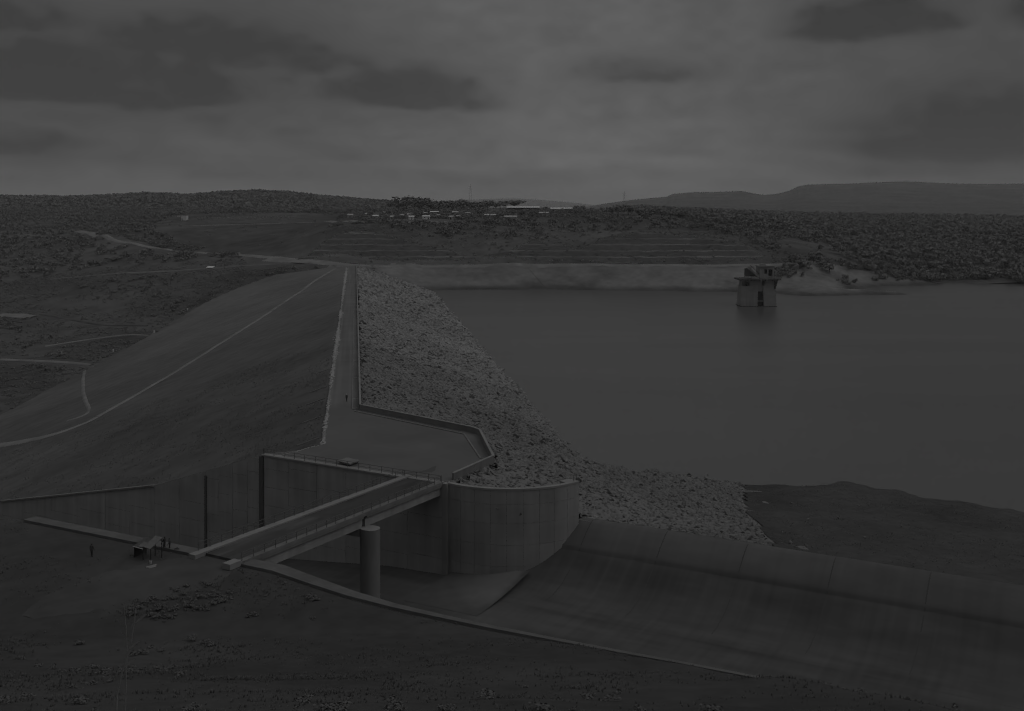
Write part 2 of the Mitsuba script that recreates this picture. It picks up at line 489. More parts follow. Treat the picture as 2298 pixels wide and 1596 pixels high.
def down_face(x, y):
    """The grassed downstream face; flatter where it runs into the far bank."""
    m = np.interp(s_of(x, y), [-90, 150, 310, 425, 520, 575], [2.9, 3.1, 3.4, 4.0, 7.0, 11.0])
    c = crest_dist(x, y)
    toe = np.interp(s_of(x, y), [120, 200, 250, 310, 425, 520, 575], [400, 195, 147, 127, 102, 69, 42])
    return 17.42 - c / m - np.maximum(0, c - toe) * 0.5 + 0.35 * fb(x, y, 18, 3, 8) - 2.6 * np.exp(-(((x + 84) / 9) ** 2 + ((y - 221) / 5) ** 2))


def up_face(x, y):
    """Rock slope to the lake, and the gentler bank above the weir."""
    v = 0.507 * x + 0.862 * y
    u = -0.862 * x + 0.507 * y
    a = 17.3 - crest_dist(x, y) / 3.05
    b = np.minimum(10.6 - np.interp(u, [10, 22, 40, 58, 74], [0.131, 0.130, 0.126, 0.122, 0.142]) * (v - 158.5) - 0.02 * np.maximum(0, 20 - u), 10.6) + (0.5 + 1.0 * np.clip((55 - u) / 20, 0, 1)) * fb(x, y, 16, 4, 5)
    b = np.where(u > 100, -9.0, b)
    return np.maximum(a, b)


def ground(x, y):
    x, y = np.asarray(x, float), np.asarray(y, float)
    left = ((x - O2[0]) * ND[0] + (y - O2[1]) * ND[1]) < 0
    return np.where(left & (s_of(x, y) < 590), np.maximum(H(x, y), down_face(x, y)), H(x, y))


def hit(px, py, y0=240.0, y1=1850.0):
    """The ground point that lies on a line of sight."""
    Y = np.linspace(y0, y1, 3000)
    P = np.stack([(px - CX) / FL * Y, Y, HC - (py - HY) / FL * Y], -1)
    g = ground(P[:, 0], P[:, 1])
    k = np.nonzero(P[:, 2] <= g)[0]
    k = k[0] if len(k) else len(Y) - 1
    return np.array([P[k, 0], P[k, 1], g[k]])


def ribbon(path, w, lift=0.2, step=4.0, surf=ground):
    """A strip laid along a path on the ground."""
    p = np.asarray(path, float)[:, :2]
    L = np.r_[0, np.cumsum(np.linalg.norm(np.diff(p, axis=0), axis=1))]
    n = max(3, int(L[-1] / step))
    t = np.linspace(0, L[-1], n)
    c = np.stack([np.interp(t, L, p[:, 0]), np.interp(t, L, p[:, 1])], -1)
    k = np.ones(5) / 5
    if n > 9:
        for a in (0, 1):
            c[2:-2, a] = np.convolve(c[:, a], k, 'valid')
    d = np.gradient(c, axis=0)
    d /= np.linalg.norm(d, axis=1, keepdims=True)
    side = np.stack([-d[:, 1], d[:, 0]], -1)
    w = np.broadcast_to(np.interp(t, L, np.broadcast_to(w, (len(p),))), (n,)) * (1 + 0.3 * fb(c[:, 0], c[:, 1], 11, 2, 3))
    qs = np.linspace(-0.5, 0.5, 7)
    cols = [c + side * (w * q)[:, None] for q in qs]
    x, y = np.stack([q[:, 0] for q in cols], 1), np.stack([q[:, 1] for q in cols], 1)
    z = surf(x, y)
    z = z + lift * np.array([0.0, 0.7, 1, 1, 1, 0.7, 0.0])
    return grid_mesh(x, y, z)


# land beyond the dam and in the valley
gx, gy = np.meshgrid(np.arange(-1100, 1100, 4.0), np.arange(236, 1916, 4.0), indexing='ij')
side = (gx - O2[0]) * ND[0] + (gy - O2[1]) * ND[1]
zz = H(gx, gy)
in_terr = (gx > -170) & (gx < 232) & (gy > 818) & (gy < 930)
keep = ((side < 0) | (gy > 690)) & (zz > -7 - 60 * (side < 0)) & (np.abs(gx) < 0.56 * gy + 60) & ~((gx > -160) & (gx < 222) & (gy > 828) & (gy < 920)) & ~((side > -60) & (s_of(gx, gy) < 530) & (side < 0))
bankzone = (gx > -130) & (gy < 850)
struct('valley_land', grid_mesh(gx, gy, np.where(in_terr, zz - 0.6, zz), keep & ~bankzone), 'm_valley', 'dark rough bush land of the valley below and beyond the dam', 'land', True)
bx, by = np.meshgrid(np.arange(-138, 340, 4.0), np.arange(690, 856, 4.0), indexing='ij')
struct('lake_bank', grid_mesh(bx, by, H(bx, by) + 0.05 + np.clip(H(bx, by) / 5, 0, 1) * (1.1 * fb(bx, by, 14, 4, 51)), (H(bx, by) > -6) & (H(bx, by) < 17.6)), 'm_bank', 'bare pale earth bank at the far water edge under the terraces', 'bank', True)

# terraced cut: benches of bare earth between steep planted risers
tx, ty = np.meshgrid(np.arange(-168, 232, 2.0), np.arange(820, 930, 0.8), indexing='ij')
th = H(tx, ty)
tops = np.interp(tx / ty * FL + CX, [640, 690, 750, 808, 870, 941, 1050, 1121, 1196, 1271, 1300, 1356, 1430, 1512, 1602, 1668, 1725, 1760], [17, 24, 40, 42, 38, 31, 23, 25, 34, 31, 28, 36, 41, 39, 36, 31, 20, 15])
hh = 4.5
b0 = 17.2
yr = np.interp(tx[:, 0], [-168, -110, 0, 100, 160, 232], [827, 831, 833, 832, 833, 838])[:, None] + 6 * fb(tx, 0 * tx, 34, 4, 6)
cut = b0 + 0.68 * (ty - yr)
fk = (cut - b0) / hh
kk = np.floor(fk)
fr_ = fk - kk
st = b0 + hh * (kk + np.where(fr_ < 0.4, 0.15 * fr_ / 0.4, 0.15 + 0.85 * (fr_ - 0.4) / 0.6))
st = st + 1.6 * fb(tx, ty, 9, 3, 17) - 3.0 * np.clip(fb(tx, ty * 0.15, 13, 3, 18) - 0.14, 0, 1)
tops = tops + 4 * fb(tx, ty, 16, 4, 16)
tz = np.where(fk > 0, np.maximum(th, np.minimum(st, tops)), th) + 0.25 * fb(tx, ty, 3, 3, 7)
stepped = (fk > 0.0) & (st < tops + 0.6) & (st > th)
flat_ = ~(stepped & np.roll(stepped, 1, 0) & np.roll(stepped, -1, 0) & np.roll(stepped, 1, 1) & np.roll(stepped, -1, 1))
struct('terraced_slope', grid_mesh(tx, ty, tz + 0.05, stepped), 'm_terrace', 'dark hillside cut into level terraces above the lake road', 'hillside', 30)
struct('terrace_rim', grid_mesh(tx, ty, tz + 0.05, flat_ & (th > 16.4)), 'm_valley', 'rough grassy ground around the edges of the terraced slope', 'land', True)

# far hills to the horizon
HA = np.radians(np.linspace(-40, 40, 500))
HR = np.concatenate([np.linspace(1700, 3600, 60), np.linspace(3700, 9500, 70), np.geomspace(9800, 26000, 30)])
ha, hr = np.meshgrid(HA, HR, indexing='ij')
hx, hy = hr * np.tan(ha), hr
hp = CX + FL * np.tan(ha)


def ridge(pts, Yr, w0, w1):
    p = np.array(pts, float)
    top = HC + (HY - np.interp(hp, p[:, 0], p[:, 1])) * Yr / FL
    t = np.clip((hr - (Yr - w0)) / w0, 0, 1)
    u_ = np.clip(((Yr + w1) - hr) / w1, 0, 1)
    sm = lambda q: q * q * (3 - 2 * q)
    return 30 + np.maximum(top - 30, 0) * sm(np.minimum(t, u_))


hz = np.full(hx.shape, 30.0)
hz = np.maximum(hz, ridge([(-900, 443), (-300, 439), (0, 443), (120, 444), (200, 444), (330, 437), (420, 441), (500, 435), (580, 431.5), (640, 434), (720, 443), (850, 453), (950, 456), (1050, 470), (1200, 520)], 2900, 1250, 900))
hz = np.maximum(hz, ridge([(1150, 600), (1290, 470), (1350, 458), (1420, 449), (1497, 442), (1508, 436), (1560, 432), (1600, 432), (1665, 429), (1690, 434), (1715, 437.5), (1745, 435), (1772, 428), (1790, 419), (1812, 415), (1850, 414), (1900, 413), (1960, 410), (2030, 408), (2100, 411), (2150, 413), (2220, 414), (2298, 413), (2700, 416), (3300, 430)], 7200, 3200, 2000))
hz = np.maximum(hz, ridge([(500, 470), (900, 458), (1050, 448), (1150, 445), (1220, 449), (1300, 456), (1400, 470)], 15000, 4000, 4000))
hz += np.clip((hz - 30) / 40, 0, 1) * (5 * fb(hx, hy, 420, 3, 1))
hz = np.where(hr < 1860, np.minimum(hz, 40), hz)
struct('hills', grid_mesh(hx, hy, hz), 'm_forest', 'long wooded hills along the horizon, paler with distance', 'hills', True)

# the lake
lake = MB().add([[-22, 180, 0], [900, 180, 0], [1600, 900, 0], [1600, 1100, 0], [-104, 1100, 0], [-104, 740, 0]], [[0, 1, 2], [0, 2, 3], [0, 3, 5], [3, 4, 5]])
struct('lake', lake, 'm_water', 'broad calm grey reservoir held back by the dam', 'lake')

# ------------------------------------------------------------------ the dam
cs, cd = np.meshgrid(np.arange(-72, 584, 2.5), np.r_[np.arange(6.5, 60, 2.0), np.arange(60, 330, 4.0)], indexing='ij')
P = SD(cs, cd)
dx, dy = P[..., 0], P[..., 1]
vv = 0.507 * dx + 0.862 * dy
dz = np.where(crest_dist(dx, dy) < 0.02, 17.1, down_face(dx, dy))
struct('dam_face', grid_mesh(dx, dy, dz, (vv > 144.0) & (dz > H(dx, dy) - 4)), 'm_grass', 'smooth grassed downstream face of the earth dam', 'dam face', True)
road = trimesh.creation.extrude_polygon(CREST, 1.0, engine='earcut')
road.apply_translation([0, 0, ZC - 1.0])
struct('crest_road', road, 'm_road', 'flat gravel road along the dam crest, widening into a yard at the near end', 'road')

# rock slope on the water side
ARC_C = None


def circle3(a, b, c):
    (ax, ay), (bx_, by_), (cx, cy) = a, b, c
    d = 2 * (ax * (by_ - cy) + bx_ * (cy - ay) + cx * (ay - by_))
    ux = ((ax * ax + ay * ay) * (by_ - cy) + (bx_ * bx_ + by_ * by_) * (cy - ay) + (cx * cx + cy * cy) * (ay - by_)) / d
    uy = ((ax * ax + ay * ay) * (cx - bx_) + (bx_ * bx_ + by_ * by_) * (ax - cx) + (cx * cx + cy * cy) * (bx_ - ax)) / d
    return np.array([ux, uy]), math.hypot(ax - ux, ay - uy)


GA, GB, GC2 = on(1005, 1084, ZC)[:2], on(1135, 1098, ZC)[:2], on(1299, 1080, ZC)[:2]
ARC_C, ARC_R = circle3(GA, GB, GC2)


def rocky(x, y):
    """True where the rock slope lies."""
    v = 0.507 * x + 0.862 * y
    u = -0.862 * x + 0.507 * y
    up = ((x - O2[0]) * ND[0] + (y - O2[1]) * ND[1]) > -3
    inside = np.hypot(x - ARC_C[0], y - ARC_C[1]) < ARC_R - 0.3
    ok = np.where(v > 158.2, True, inside & (u > 78.5))
    return up & ok & (crest_dist(x, y) > 0.05) & (u < 99 + np.maximum(0, v - 146) * 5)


rx, ry = np.meshgrid(np.arange(-130, 170, 1.5), np.r_[np.arange(120, 330, 1.5), np.arange(330, 800, 5.0)], indexing='ij')
rz = up_face(rx, ry)


def grassy(x, y):
    """The dark grassed part of the bank above the weir."""
    lim = np.interp(y + 6 * fb(x, y, 12, 3, 9), [140, 158, 175, 195, 215, 232, 245], [41, 39, 41, 42, 46, 50, 52])
    return (x > lim) & (y < 285)


gm = grassy(rx, ry)
rk = rocky(rx, ry) & (rz > -4)
RS = thing('rock_slope', 'rough rock-covered water side of the dam, sloping into the lake', 'rock slope', kind='structure')
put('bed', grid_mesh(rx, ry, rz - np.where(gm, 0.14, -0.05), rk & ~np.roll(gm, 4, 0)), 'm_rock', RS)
ex, ey = np.meshgrid(np.arange(34, 200, 1.2), np.arange(90, 285, 1.2), indexing='ij')
ev = 0.507 * ex + 0.862 * ey
ez = np.maximum(up_face(ex, ey), -3) + 0.02 + 0.8 * fb(ex, ey, 5, 4, 12)
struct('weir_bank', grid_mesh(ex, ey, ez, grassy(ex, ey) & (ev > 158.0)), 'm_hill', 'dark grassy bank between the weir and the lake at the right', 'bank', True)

ico = trimesh.creation.icosahedron()


def stone(seed):
    r = np.random.default_rng(seed)
    v = np.array(ico.vertices) * r.uniform(0.62, 1.15, (12, 1)) * np.array([1.2, 0.85, 0.5])
    a = r.normal(size=(3, 3)) * 0.35 + np.eye(3)
    return v @ np.linalg.qr(a)[0], np.array(ico.faces)


STONES = [stone(k) for k in range(9)]
pos, siz = [], []
for y0, y1, sp in ((150, 262, 0.80), (262, 350, 1.0), (350, 500, 1.4), (500, 800, 2.0)):
    a, b = np.meshgrid(np.arange(-128, 70, sp), np.arange(y0, y1, sp), indexing='ij')
    a = (a + rng.uniform(-0.5, 0.5, a.shape) * sp).ravel()
    b = (b + rng.uniform(-0.5, 0.5, b.shape) * sp).ravel()
    z = up_face(a, b)
    ok = rocky(a, b) & (z > -0.9) & ~(grassy(a, b) & (rng.uniform(size=a.shape) > 0.003))
    a, b, z = a[ok], b[ok], z[ok]
    s = sp * np.clip(rng.lognormal(-0.84, 0.40, len(a)), 0.22, 1.05)
    pos.append(np.stack([a, b, z + s * 0.12], -1))
    siz.append(s)
pos, siz = np.vstack(pos), np.concatenate(siz)
order = np.argsort(-(siz / pos[:, 1]))
big, rest = order[:300], order[300:]
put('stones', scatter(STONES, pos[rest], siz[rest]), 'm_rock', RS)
labels[RS + '__stones'] = {'label': 'countless smaller angular rocks of the slope', 'kind': 'stuff'}
SV = [mikit.ply(s, 'm_rock') for s in STONES]
for k in big:
    key = numbered(RS + '__stone')
    scene[key] = {**SV[k % len(SV)], 'to_world': T().translate(pos[k].tolist()).rotate([0, 0, 1], float(rng.uniform(0, 360))).scale(float(siz[k]))}
# rocks awash off the point of the bank
for k, (px, py, r) in enumerate([(1609, 1101, 0.9), (1622, 1115, 0.7), (1645, 1089, 1.0), (1652, 1096, 0.8), (1638, 1096, 0.6)]):
    p = on(px, py, 0)
    key = numbered('shore_rock')
    scene[key] = {**mikit.ply(STONES[k], 'm_mid'), 'to_world': T().translate([p[0], p[1], 0.1]).scale([1.3 * r, r, 0.7 * r])}
    tag(key, 'small dark rock awash off the grassy point', 'rock', 'rocks awash off the point')

# crest furniture: walkway, kerb, parapet, whitened stones
wk = MB()
a = SD([0.3, SEND, SEND, 0.3] * 2, [0.4, 0.4, 1.75, 1.75] * 2, [ZC + 0.004] * 4 + [ZC + 0.16] * 4)
wk.hexa(a)
WALK = struct('crest_walkway', wk, 'm_road', 'raised footway along the parapet of the dam crest', 'footway')
put('kerb', MB().hexa(SD([0.3, SEND, SEND, 0.3] * 2, [1.755, 1.755, 2.0, 2.0] * 2, [ZC + 0.004] * 4 + [ZC + 0.18] * 4)), 'm_conc', WALK)
s = 0.35
while s < SEND:
    put('cross_slab', MB().hexa(SD([s, s + 0.5, s + 0.5, s] * 2, [0.42, 0.42, 1.75, 1.75] * 2, [ZC + 0.165] * 4 + [ZC + 0.21] * 4)), 'm_pale', WALK)
    s += 12.0 if s < 5 else 31.0
par = thing('crest_parapet', 'long low concrete parapet with pale top along the water side of the crest', 'parapet')
s = 0.0
while s < SEND - 1:
    e = min(s + 12.0, SEND)
    put('panel', MB().hexa(SD([s + 0.02, e - 0.02, e - 0.02, s + 0.02] * 2, [0, 0, 0.3, 0.3] * 2, [ZC - 0.8] * 4 + [ZC + 1.05] * 4)), 'm_conc', par)
    put('coping', MB().hexa(SD([s + 0.02, e - 0.02, e - 0.02, s + 0.02] * 2, [-0.06, -0.06, 0.38, 0.38] * 2, [ZC + 1.052] * 4 + [ZC + 1.2] * 4)), 'm_pale', par)
    s = e


def wall_along(pts, z0, z1, th, m_body, m_top, root, seg=8.0, cap=0.14):
    p = np.array(pts, float)
    for a, b in zip(p[:-1], p[1:]):
        L = np.linalg.norm(b - a)
        n = max(1, round(L / seg))
        for k in range(n):
            q0, q1 = a + (b - a) * (k / n), a + (b - a) * ((k + 1) / n)
            t = (q1 - q0) / np.linalg.norm(q1 - q0)
            nn = np.array([-t[1], t[0]])
            for nm, hw, za, zb, mm in (('panel', th / 2, z0, z1 - cap, m_body), ('coping', th / 2 + 0.07, z1 - cap + 0.002, z1, m_top)):
                g = 0.02 if nm == 'panel' else 0.0
                c = [q0 - nn * hw + t * g, q1 - nn * hw - t * g, q1 + nn * hw - t * g, q0 + nn * hw + t * g]
                put(nm, MB().hexa([[*x, za] for x in c] + [[*x, zb] for x in c]), mm, root)


yp = thing('yard_parapet', 'angled concrete parapet round the water side of the crest yard', 'parapet')
wall_along([SD(-0.2, 0.2)[:2], (-8.0, 212.0), (-6.3, 209.4), (-3.3, 187.7), (-9.7, 175.2)], ZC - 1.6, ZC + 1.2, 0.32, 'm_conc', 'm_pale', yp)
# kerb inside the yard parapet
ky = MB()
for a, b in ((SD(-2.0, 1.4)[:2], np.array([-9.4, 210.2])), (np.array([-9.4, 210.2]), np.array([-5.6, 190.0]))):
    ky.bar([*a, ZC + 0.08], [*b, ZC + 0.08], 0.28, 0.16)
put('kerb', ky, 'm_conc', yp)

# whitened stones along the downstream edge
pts = [SD(s_, 7.25)[:2] for s_ in np.arange(SEND, -34, -0.8)]
n1 = len(pts)
pts += [np.array(PLAZA[0]) + (np.array(PLAZA[1]) - np.array(PLAZA[0])) * t for t in np.linspace(0, 1.0, 14)] + [np.array(PLAZA[1]) + (np.array(PLAZA[2]) - np.array(PLAZA[1])) * t for t in np.linspace(0, 0.5, 4)]
pts = np.array(pts)
wid = np.clip(0.26 + 0.9 * fb(pts[:, 0], pts[:, 1], 26, 3, 2), 0.10, 0.5)
wid[n1:] = 0.16
reps = 4
pp = np.repeat(pts, reps, 0) + rng.normal(size=(len(pts) * reps, 2)) * np.repeat(wid, reps)[:, None] * np.array([0.75, 0.3])
zz = np.where(crest_dist(pp[:, 0], pp[:, 1]) < 0.01, ZC, np.minimum(ZC, down_face(pp[:, 0], pp[:, 1]) + 0.05))
ss = np.repeat(wid, reps) * rng.uniform(0.4, 0.9, len(pp)) + 0.05
edge = put('edge_stones', scatter(STONES, np.c_[pp, zz + 0.02], np.stack([ss, ss * 1.6, ss * 0.5], -1)), 'm_wall')
tag(edge, 'ragged line of pale stones along the left edge of the crest road', 'stones', kind='stuff')

# paths on the face and in the valley
struct('face_track', ribbon([hit(*q) for q in [(752, 603), (680, 651), (600, 704), (520, 755), (440, 806), (360, 855), (280, 901), (215, 938)]], 2.6, 0.35), 'm_dirt', 'pale track running slantwise down the grassed dam face', 'track')
struct('toe_track', ribbon([hit(*q) for q in [(215, 938), (170, 962), (110, 980), (50, 992), (-30, 1003)]], [2.6, 3.5, 4.5, 5.0, 5.0], 0.3), 'm_dirt', 'dim wide track continuing to the left below the face', 'track')
struct('berm_path', ribbon([hit(*q) for q in [(213, 823), (190, 832), (186, 850), (186, 880), (192, 900), (200, 917), (195, 930), (178, 938), (152, 945)]], 1.5, 0.3, 2.0), 'm_dirt', 'short pale path bending round the berm at the dam foot', 'path')
for q, w_, m_, lb in [
        ([(175, 519), (205, 523), (240, 533), (270, 543), (320, 553), (380, 560), (450, 567), (520, 571), (575, 575), (640, 582), (700, 590)], [9, 8, 6, 6, 5, 5, 7, 9, 9, 8, 9], 'm_dirt', 'pale dirt road curving along the hillside left of the crest end'),
        ([(110, 628), (200, 620), (240, 617), (330, 611), (420, 606), (500, 600), (580, 595), (650, 591)], 3.0, 'm_bank', 'narrow path crossing the slope below the hillside road'),
        ([(0, 807), (60, 809), (120, 812), (175, 815), (205, 820)], 3.0, 'm_dirt', 'thin pale path reaching the dam foot from the left edge'),
        ([(100, 778), (160, 768), (240, 757), (300, 750), (352, 745)], 2.0, 'm_dirt', 'faint path climbing to the dam foot marker post'),
        ([(90, 706), (140, 714), (180, 722), (230, 731), (330, 732)], 2.5, 'm_bank', 'faint track winding across the valley floor'),
        ([(835, 597.5), (900, 597), (1000, 597.5), (1100, 595.5), (1150, 594), (1250, 595), (1400, 596.5), (1600, 597.5), (1740, 596), (1800, 593)], 5.0, 'm_dirt', 'pale road along the foot of the terraces above the lake'),
        ([(600, 582), (680, 587), (760, 594), (835, 597.5)], [14, 13, 12, 8], 'm_dirt', 'pale junction of roads at the far end of the crest'),
        ([(735, 497), (800, 498.5), (870, 500), (940, 499), (1000, 497)], [8, 16, 16, 14, 6], 'm_dirt', 'pale bare strip of ground in front of the houses'),
        ([(400, 508), (500, 505), (620, 502), (700, 499)], 4.0, 'm_bank', 'faint road below the switchyard')]:
    struct('dirt_track', ribbon([hit(*c) for c in q], w_, 0.45), m_, lb, 'track')
sl = [hit(*c) for c in [(0, 707), (40, 708), (74, 712)]]
struct('bare_patch', ribbon(sl, [9, 11, 7], 0.5), 'm_dirt', 'pale bare patch of earth at the left edge of the valley', 'earth')
for a in (722, 731, 739):
    struct('field_ridge', ribbon([hit(*c) for c in [(0, a - 2), (24, a - 1), (48, a + 3)]], 1.2, 0.5), 'm_bank', 'low pale earth ridge in the field under the bare patch', 'earth')
# bare gully with slipway lines on the far bank
for q, lb in (([(1172, 588), (1190, 606), (1210, 630), (1226, 646)], 'pale gully line falling from the lake road to the water'), ([(1246, 645), (1258, 628), (1272, 612), (1284, 602)], 'pale line rising from the water beside the gully'),
              ([(1185, 645), (1205, 644), (1226, 645.5)], 'pale streak of sand at the water edge below the gully')):
    struct('bank_track', ribbon([hit(*c) for c in q], 1.0, 0.3, 3), 'm_bank', lb, 'track')

# ------------------------------------------------------------------ the spillway
def near_v(u):
    return np.interp(u, [-60, 10, 30, 39, 48.5, 60, 70, 77, 84.6, 93, 98, 106, 137, 170], [103, 101.5, 100, 99.3, 98.3, 97.4, 97.0, 97.2, 98.4, 99.9, 99.6, 99.2, 97.6, 96])


def floor_z(u):
    return np.interp(u, [-60, 60, 95, 108, 137, 165, 213, 300], [4.2, 3.2, 2.8, 2.3, -1.0, -8, -17, -34])


def weir_z(v):
    return np.interp(v, [130, 140, 143, 146, 149, 151.9, 152.3, 152.42, 154, 155.5, 156.5, 157.3, 158.1, 158.9], [0, 0, 0.15, 0.9, 2.4, 4.3, 4.45, 4.9, 6.2, 7.3, 7.9, 8.15, 8.05, 7.4])


fu, fv = np.meshgrid(np.arange(-60, 301, 3.0), np.linspace(95, 146, 40), indexing='ij')
P = UV(fu, fv, floor_z(fu))
struct('channel_floor', grid_mesh(P[..., 0], P[..., 1], P[..., 2], fv > near_v(fu) - 1.4), 'm_weir', 'dark concrete floor of the spillway channel', 'channel floor', True)
wu, wv = np.meshgrid(np.r_[np.arange(-60, 70, 3.0), np.arange(70, 90, 0.5)], np.r_[np.linspace(138, 151.9, 18), [152.3, 152.42, 153, 153.6], np.linspace(154.2, 158.9, 18)], indexing='ij')
P = UV(wu, wv, floor_z(wu) + weir_z(wv) + 0.03)
inside_arc = (np.hypot(P[..., 0] - ARC_C[0], P[..., 1] - ARC_C[1]) > ARC_R - 1.1)
wr = thing('spillway_weir', 'long curved dark concrete overflow weir crossing the lower right', 'weir')
put('crest', grid_mesh(P[..., 0], P[..., 1], P[..., 2], inside_arc | (wv < 144)), 'm_weir', wr, smooth=True)
put('back_face', MB().ubox(-60, 77.4, 158.5, 159.0, 6.0, 10.55), 'm_weir', wr)
put('end_wall', MB().ubox(77.42, 79.6, 156.6, 160.2, 4.0, 11.0), 'm_old', wr)
for u in np.arange(-40, 79, 13.0):                       # block joints of the weir
    q = [UV(u, v, floor_z(u) + weir_z(v) + 0.045) for v in np.linspace(141, 157.9, 24)]
    q2 = [UV(u + 0.17, v, floor_z(u) + weir_z(v) + 0.045) for v in np.linspace(141, 157.9, 24)]
    v_ = np.stack([np.array(q), np.array(q2)], 1)
    put('joint', grid_mesh(v_[..., 0], v_[..., 1], v_[..., 2]), 'm_joint', wr)

# pale fillet where the guide wall meets the channel floor
fa, fr = np.meshgrid(np.linspace(0, 1, 20), np.linspace(0, 1, 12), indexing='ij')
P = UV(96 - 13 * fa, 131 + 15.5 * fr, 0)
hgt = 1.9 * fr ** 1.7 * (0.35 + 0.65 * fa)
P[..., 2] = floor_z(96 - 13 * fa) + 0.04 + hgt
struct('toe_fillet', grid_mesh(P[..., 0], P[..., 1], P[..., 2]), 'm_fillet', 'paler warped slab where the curved wall meets the channel floor', 'concrete slab', True)

# guide wall, in curved blocks
gw = thing('guide_wall', 'tall curved concrete wall guiding water under the bridge', 'wall')
a0 = math.atan2(GA[1] - ARC_C[1], GA[0] - ARC_C[0])
a1 = math.atan2(GC2[1] - ARC_C[1], GC2[0] - ARC_C[0])
NB = 9


def arc_block(t0, t1, r0, r1, z0, z1, n=5):
    g = np.linspace(a0 + (a1 - a0) * t0, a0 + (a1 - a0) * t1, n)
    ring = [[(ARC_C[0] + r * math.cos(q), ARC_C[1] + r * math.sin(q)) for q in g] for r in (r0, r1)]
    poly = shapely.Polygon(ring[0] + ring[1][::-1])
    m = trimesh.creation.extrude_polygon(poly, z1 - z0, engine='earcut')
    m.apply_translation([0, 0, z0])
    return m


put('core', arc_block(0, 1, ARC_R - 1.2, ARC_R - 0.08, 1.0, ZC - 0.3, 40), 'm_mid', gw)
lifts = [1.0, 5.2, 8.6, 12.0, 15.0, ZC - 0.25]
for k in range(NB):
    for z0, z1 in zip(lifts[:-1], lifts[1:]):
        g = 0.0008
        put('panel', arc_block(k / NB + g, (k + 1) / NB - g, ARC_R - 0.078, ARC_R + rng.uniform(-0.012, 0.02), z0 + 0.03, z1), OLD[rng.integers(4)], gw)
put('coping', arc_block(-0.004, 1.002, ARC_R - 0.75, ARC_R + 0.10, ZC - 0.245, ZC + 0.06, 60), 'm_pale', gw)
put('end_block', arc_block(0.90, 1.0, ARC_R - 2.2, ARC_R - 0.78, ZC - 0.9, ZC + 0.05, 6), 'm_pale', gw)
for t in (0.965, 0.998):
    q = a0 + (a1 - a0) * t
    p = ARC_C + (ARC_R - 0.5) * np.array([math.cos(q), math.sin(q)])
    put('post', MB().tube([[*p, ZC + 0.06], [*p, ZC + 1.1]], 0.05), 'm_rail', gw)
# straight piece between bridge and curved wall
put('return', MB().ubox(96.6, 97.6, 143.5, 146.0, 1.0, ZC - 0.02), 'm_old', gw)

# far chute wall in cast panels
_wu = np.arange(138, 166, 3.0)
_wp = UV(_wu, 145.2)
_wz = [float(max(down_face(a, b), down_face(a - 0.5, b + 1.0))) + 0.25 for a, b, _ in _wp]


def wall_top(u):
    return np.interp(u, [97, 137, 137.01, *_wu, 167, 213, 300], [17.3, 17.3, _wz[0] + 0.3, *_wz, _wz[-1] - 0.3, -1.7, -17])


cw = thing('chute_wall', 'tall stained concrete wall of the spillway chute below the yard', 'wall')
us = [97.6, 104.5, 111, 117.5, 124, 130.5, 136.4, 140.5, 144.2, 147.6, 151, 158, 165, 172, 179, 187, 196, 205, 214, 224, 235, 248, 262]
body = MB()
for a, b in zip(us[:-1], us[1:]):
    za, zb, fz = wall_top(a + 0.02) - 0.02, wall_top(b - 0.02) - 0.02, min(floor_z(a), floor_z(b)) - 0.5
    c = UV([a, a, b, b] * 2, [143.68, 145.4, 145.4, 143.68] * 2, [fz] * 4 + [za, za, zb, zb])
    body.hexa(c)
    z = fz
    lo = max(za, zb)
    k = 0
    while z < lo - 0.1:
        nz = min(z + 3.3, 99)
        ta, tb = min(nz, za), min(nz, zb)
        if min(za, zb) - nz < 1.2:
            ta, tb, nz = za, zb, 99
        off = rng.uniform(-0.03, 0.03)
        g = 0.025
        c = UV([a + g, a + g, b - g, b - g] * 2, [143.6 + off, 143.676, 143.676, 143.6 + off] * 2, [z + 0.02] * 4 + [ta - 0.03, ta - 0.03, tb - 0.03, tb - 0.03])
        ta, tb = max(ta, z + 0.1), max(tb, z + 0.1)
        c = UV([a + g, a + g, b - g, b - g] * 2, [143.6 + off, 143.676, 143.676, 143.6 + off] * 2, [z + 0.02] * 4 + [ta - 0.03, ta - 0.03, tb - 0.03, tb - 0.03])
        put('panel', MB().hexa(c), OLDC[rng.integers(4)], cw)
        z = nz
put('body', body, 'm_mid', cw)
put('coping', MB().ubox(97.7, 136.9, 143.35, 144.5, ZC - 0.2, ZC + 0.06), 'm_pale', cw)
put('buttress', MB().ubox(136.42, 137.3, 143.3, 144.4, -2, 17.2), 'm_mid', cw)
put('buttress', MB().ubox(150.7, 151.2, 143.4, 144.4, -6, 11.9), 'm_mid', cw)
cp = MB()
for a, b in ((165, 213),):
    cp.hexa(UV([a, a, b, b] * 2, [143.3, 144.3, 144.3, 143.3] * 2, [wall_top(a) - 0.1] * 2 + [wall_top(b) - 0.1] * 2 + [wall_top(a) + 0.22] * 2 + [wall_top(b) + 0.22] * 2))
put('sloping_coping', cp, 'm_conc', cw)


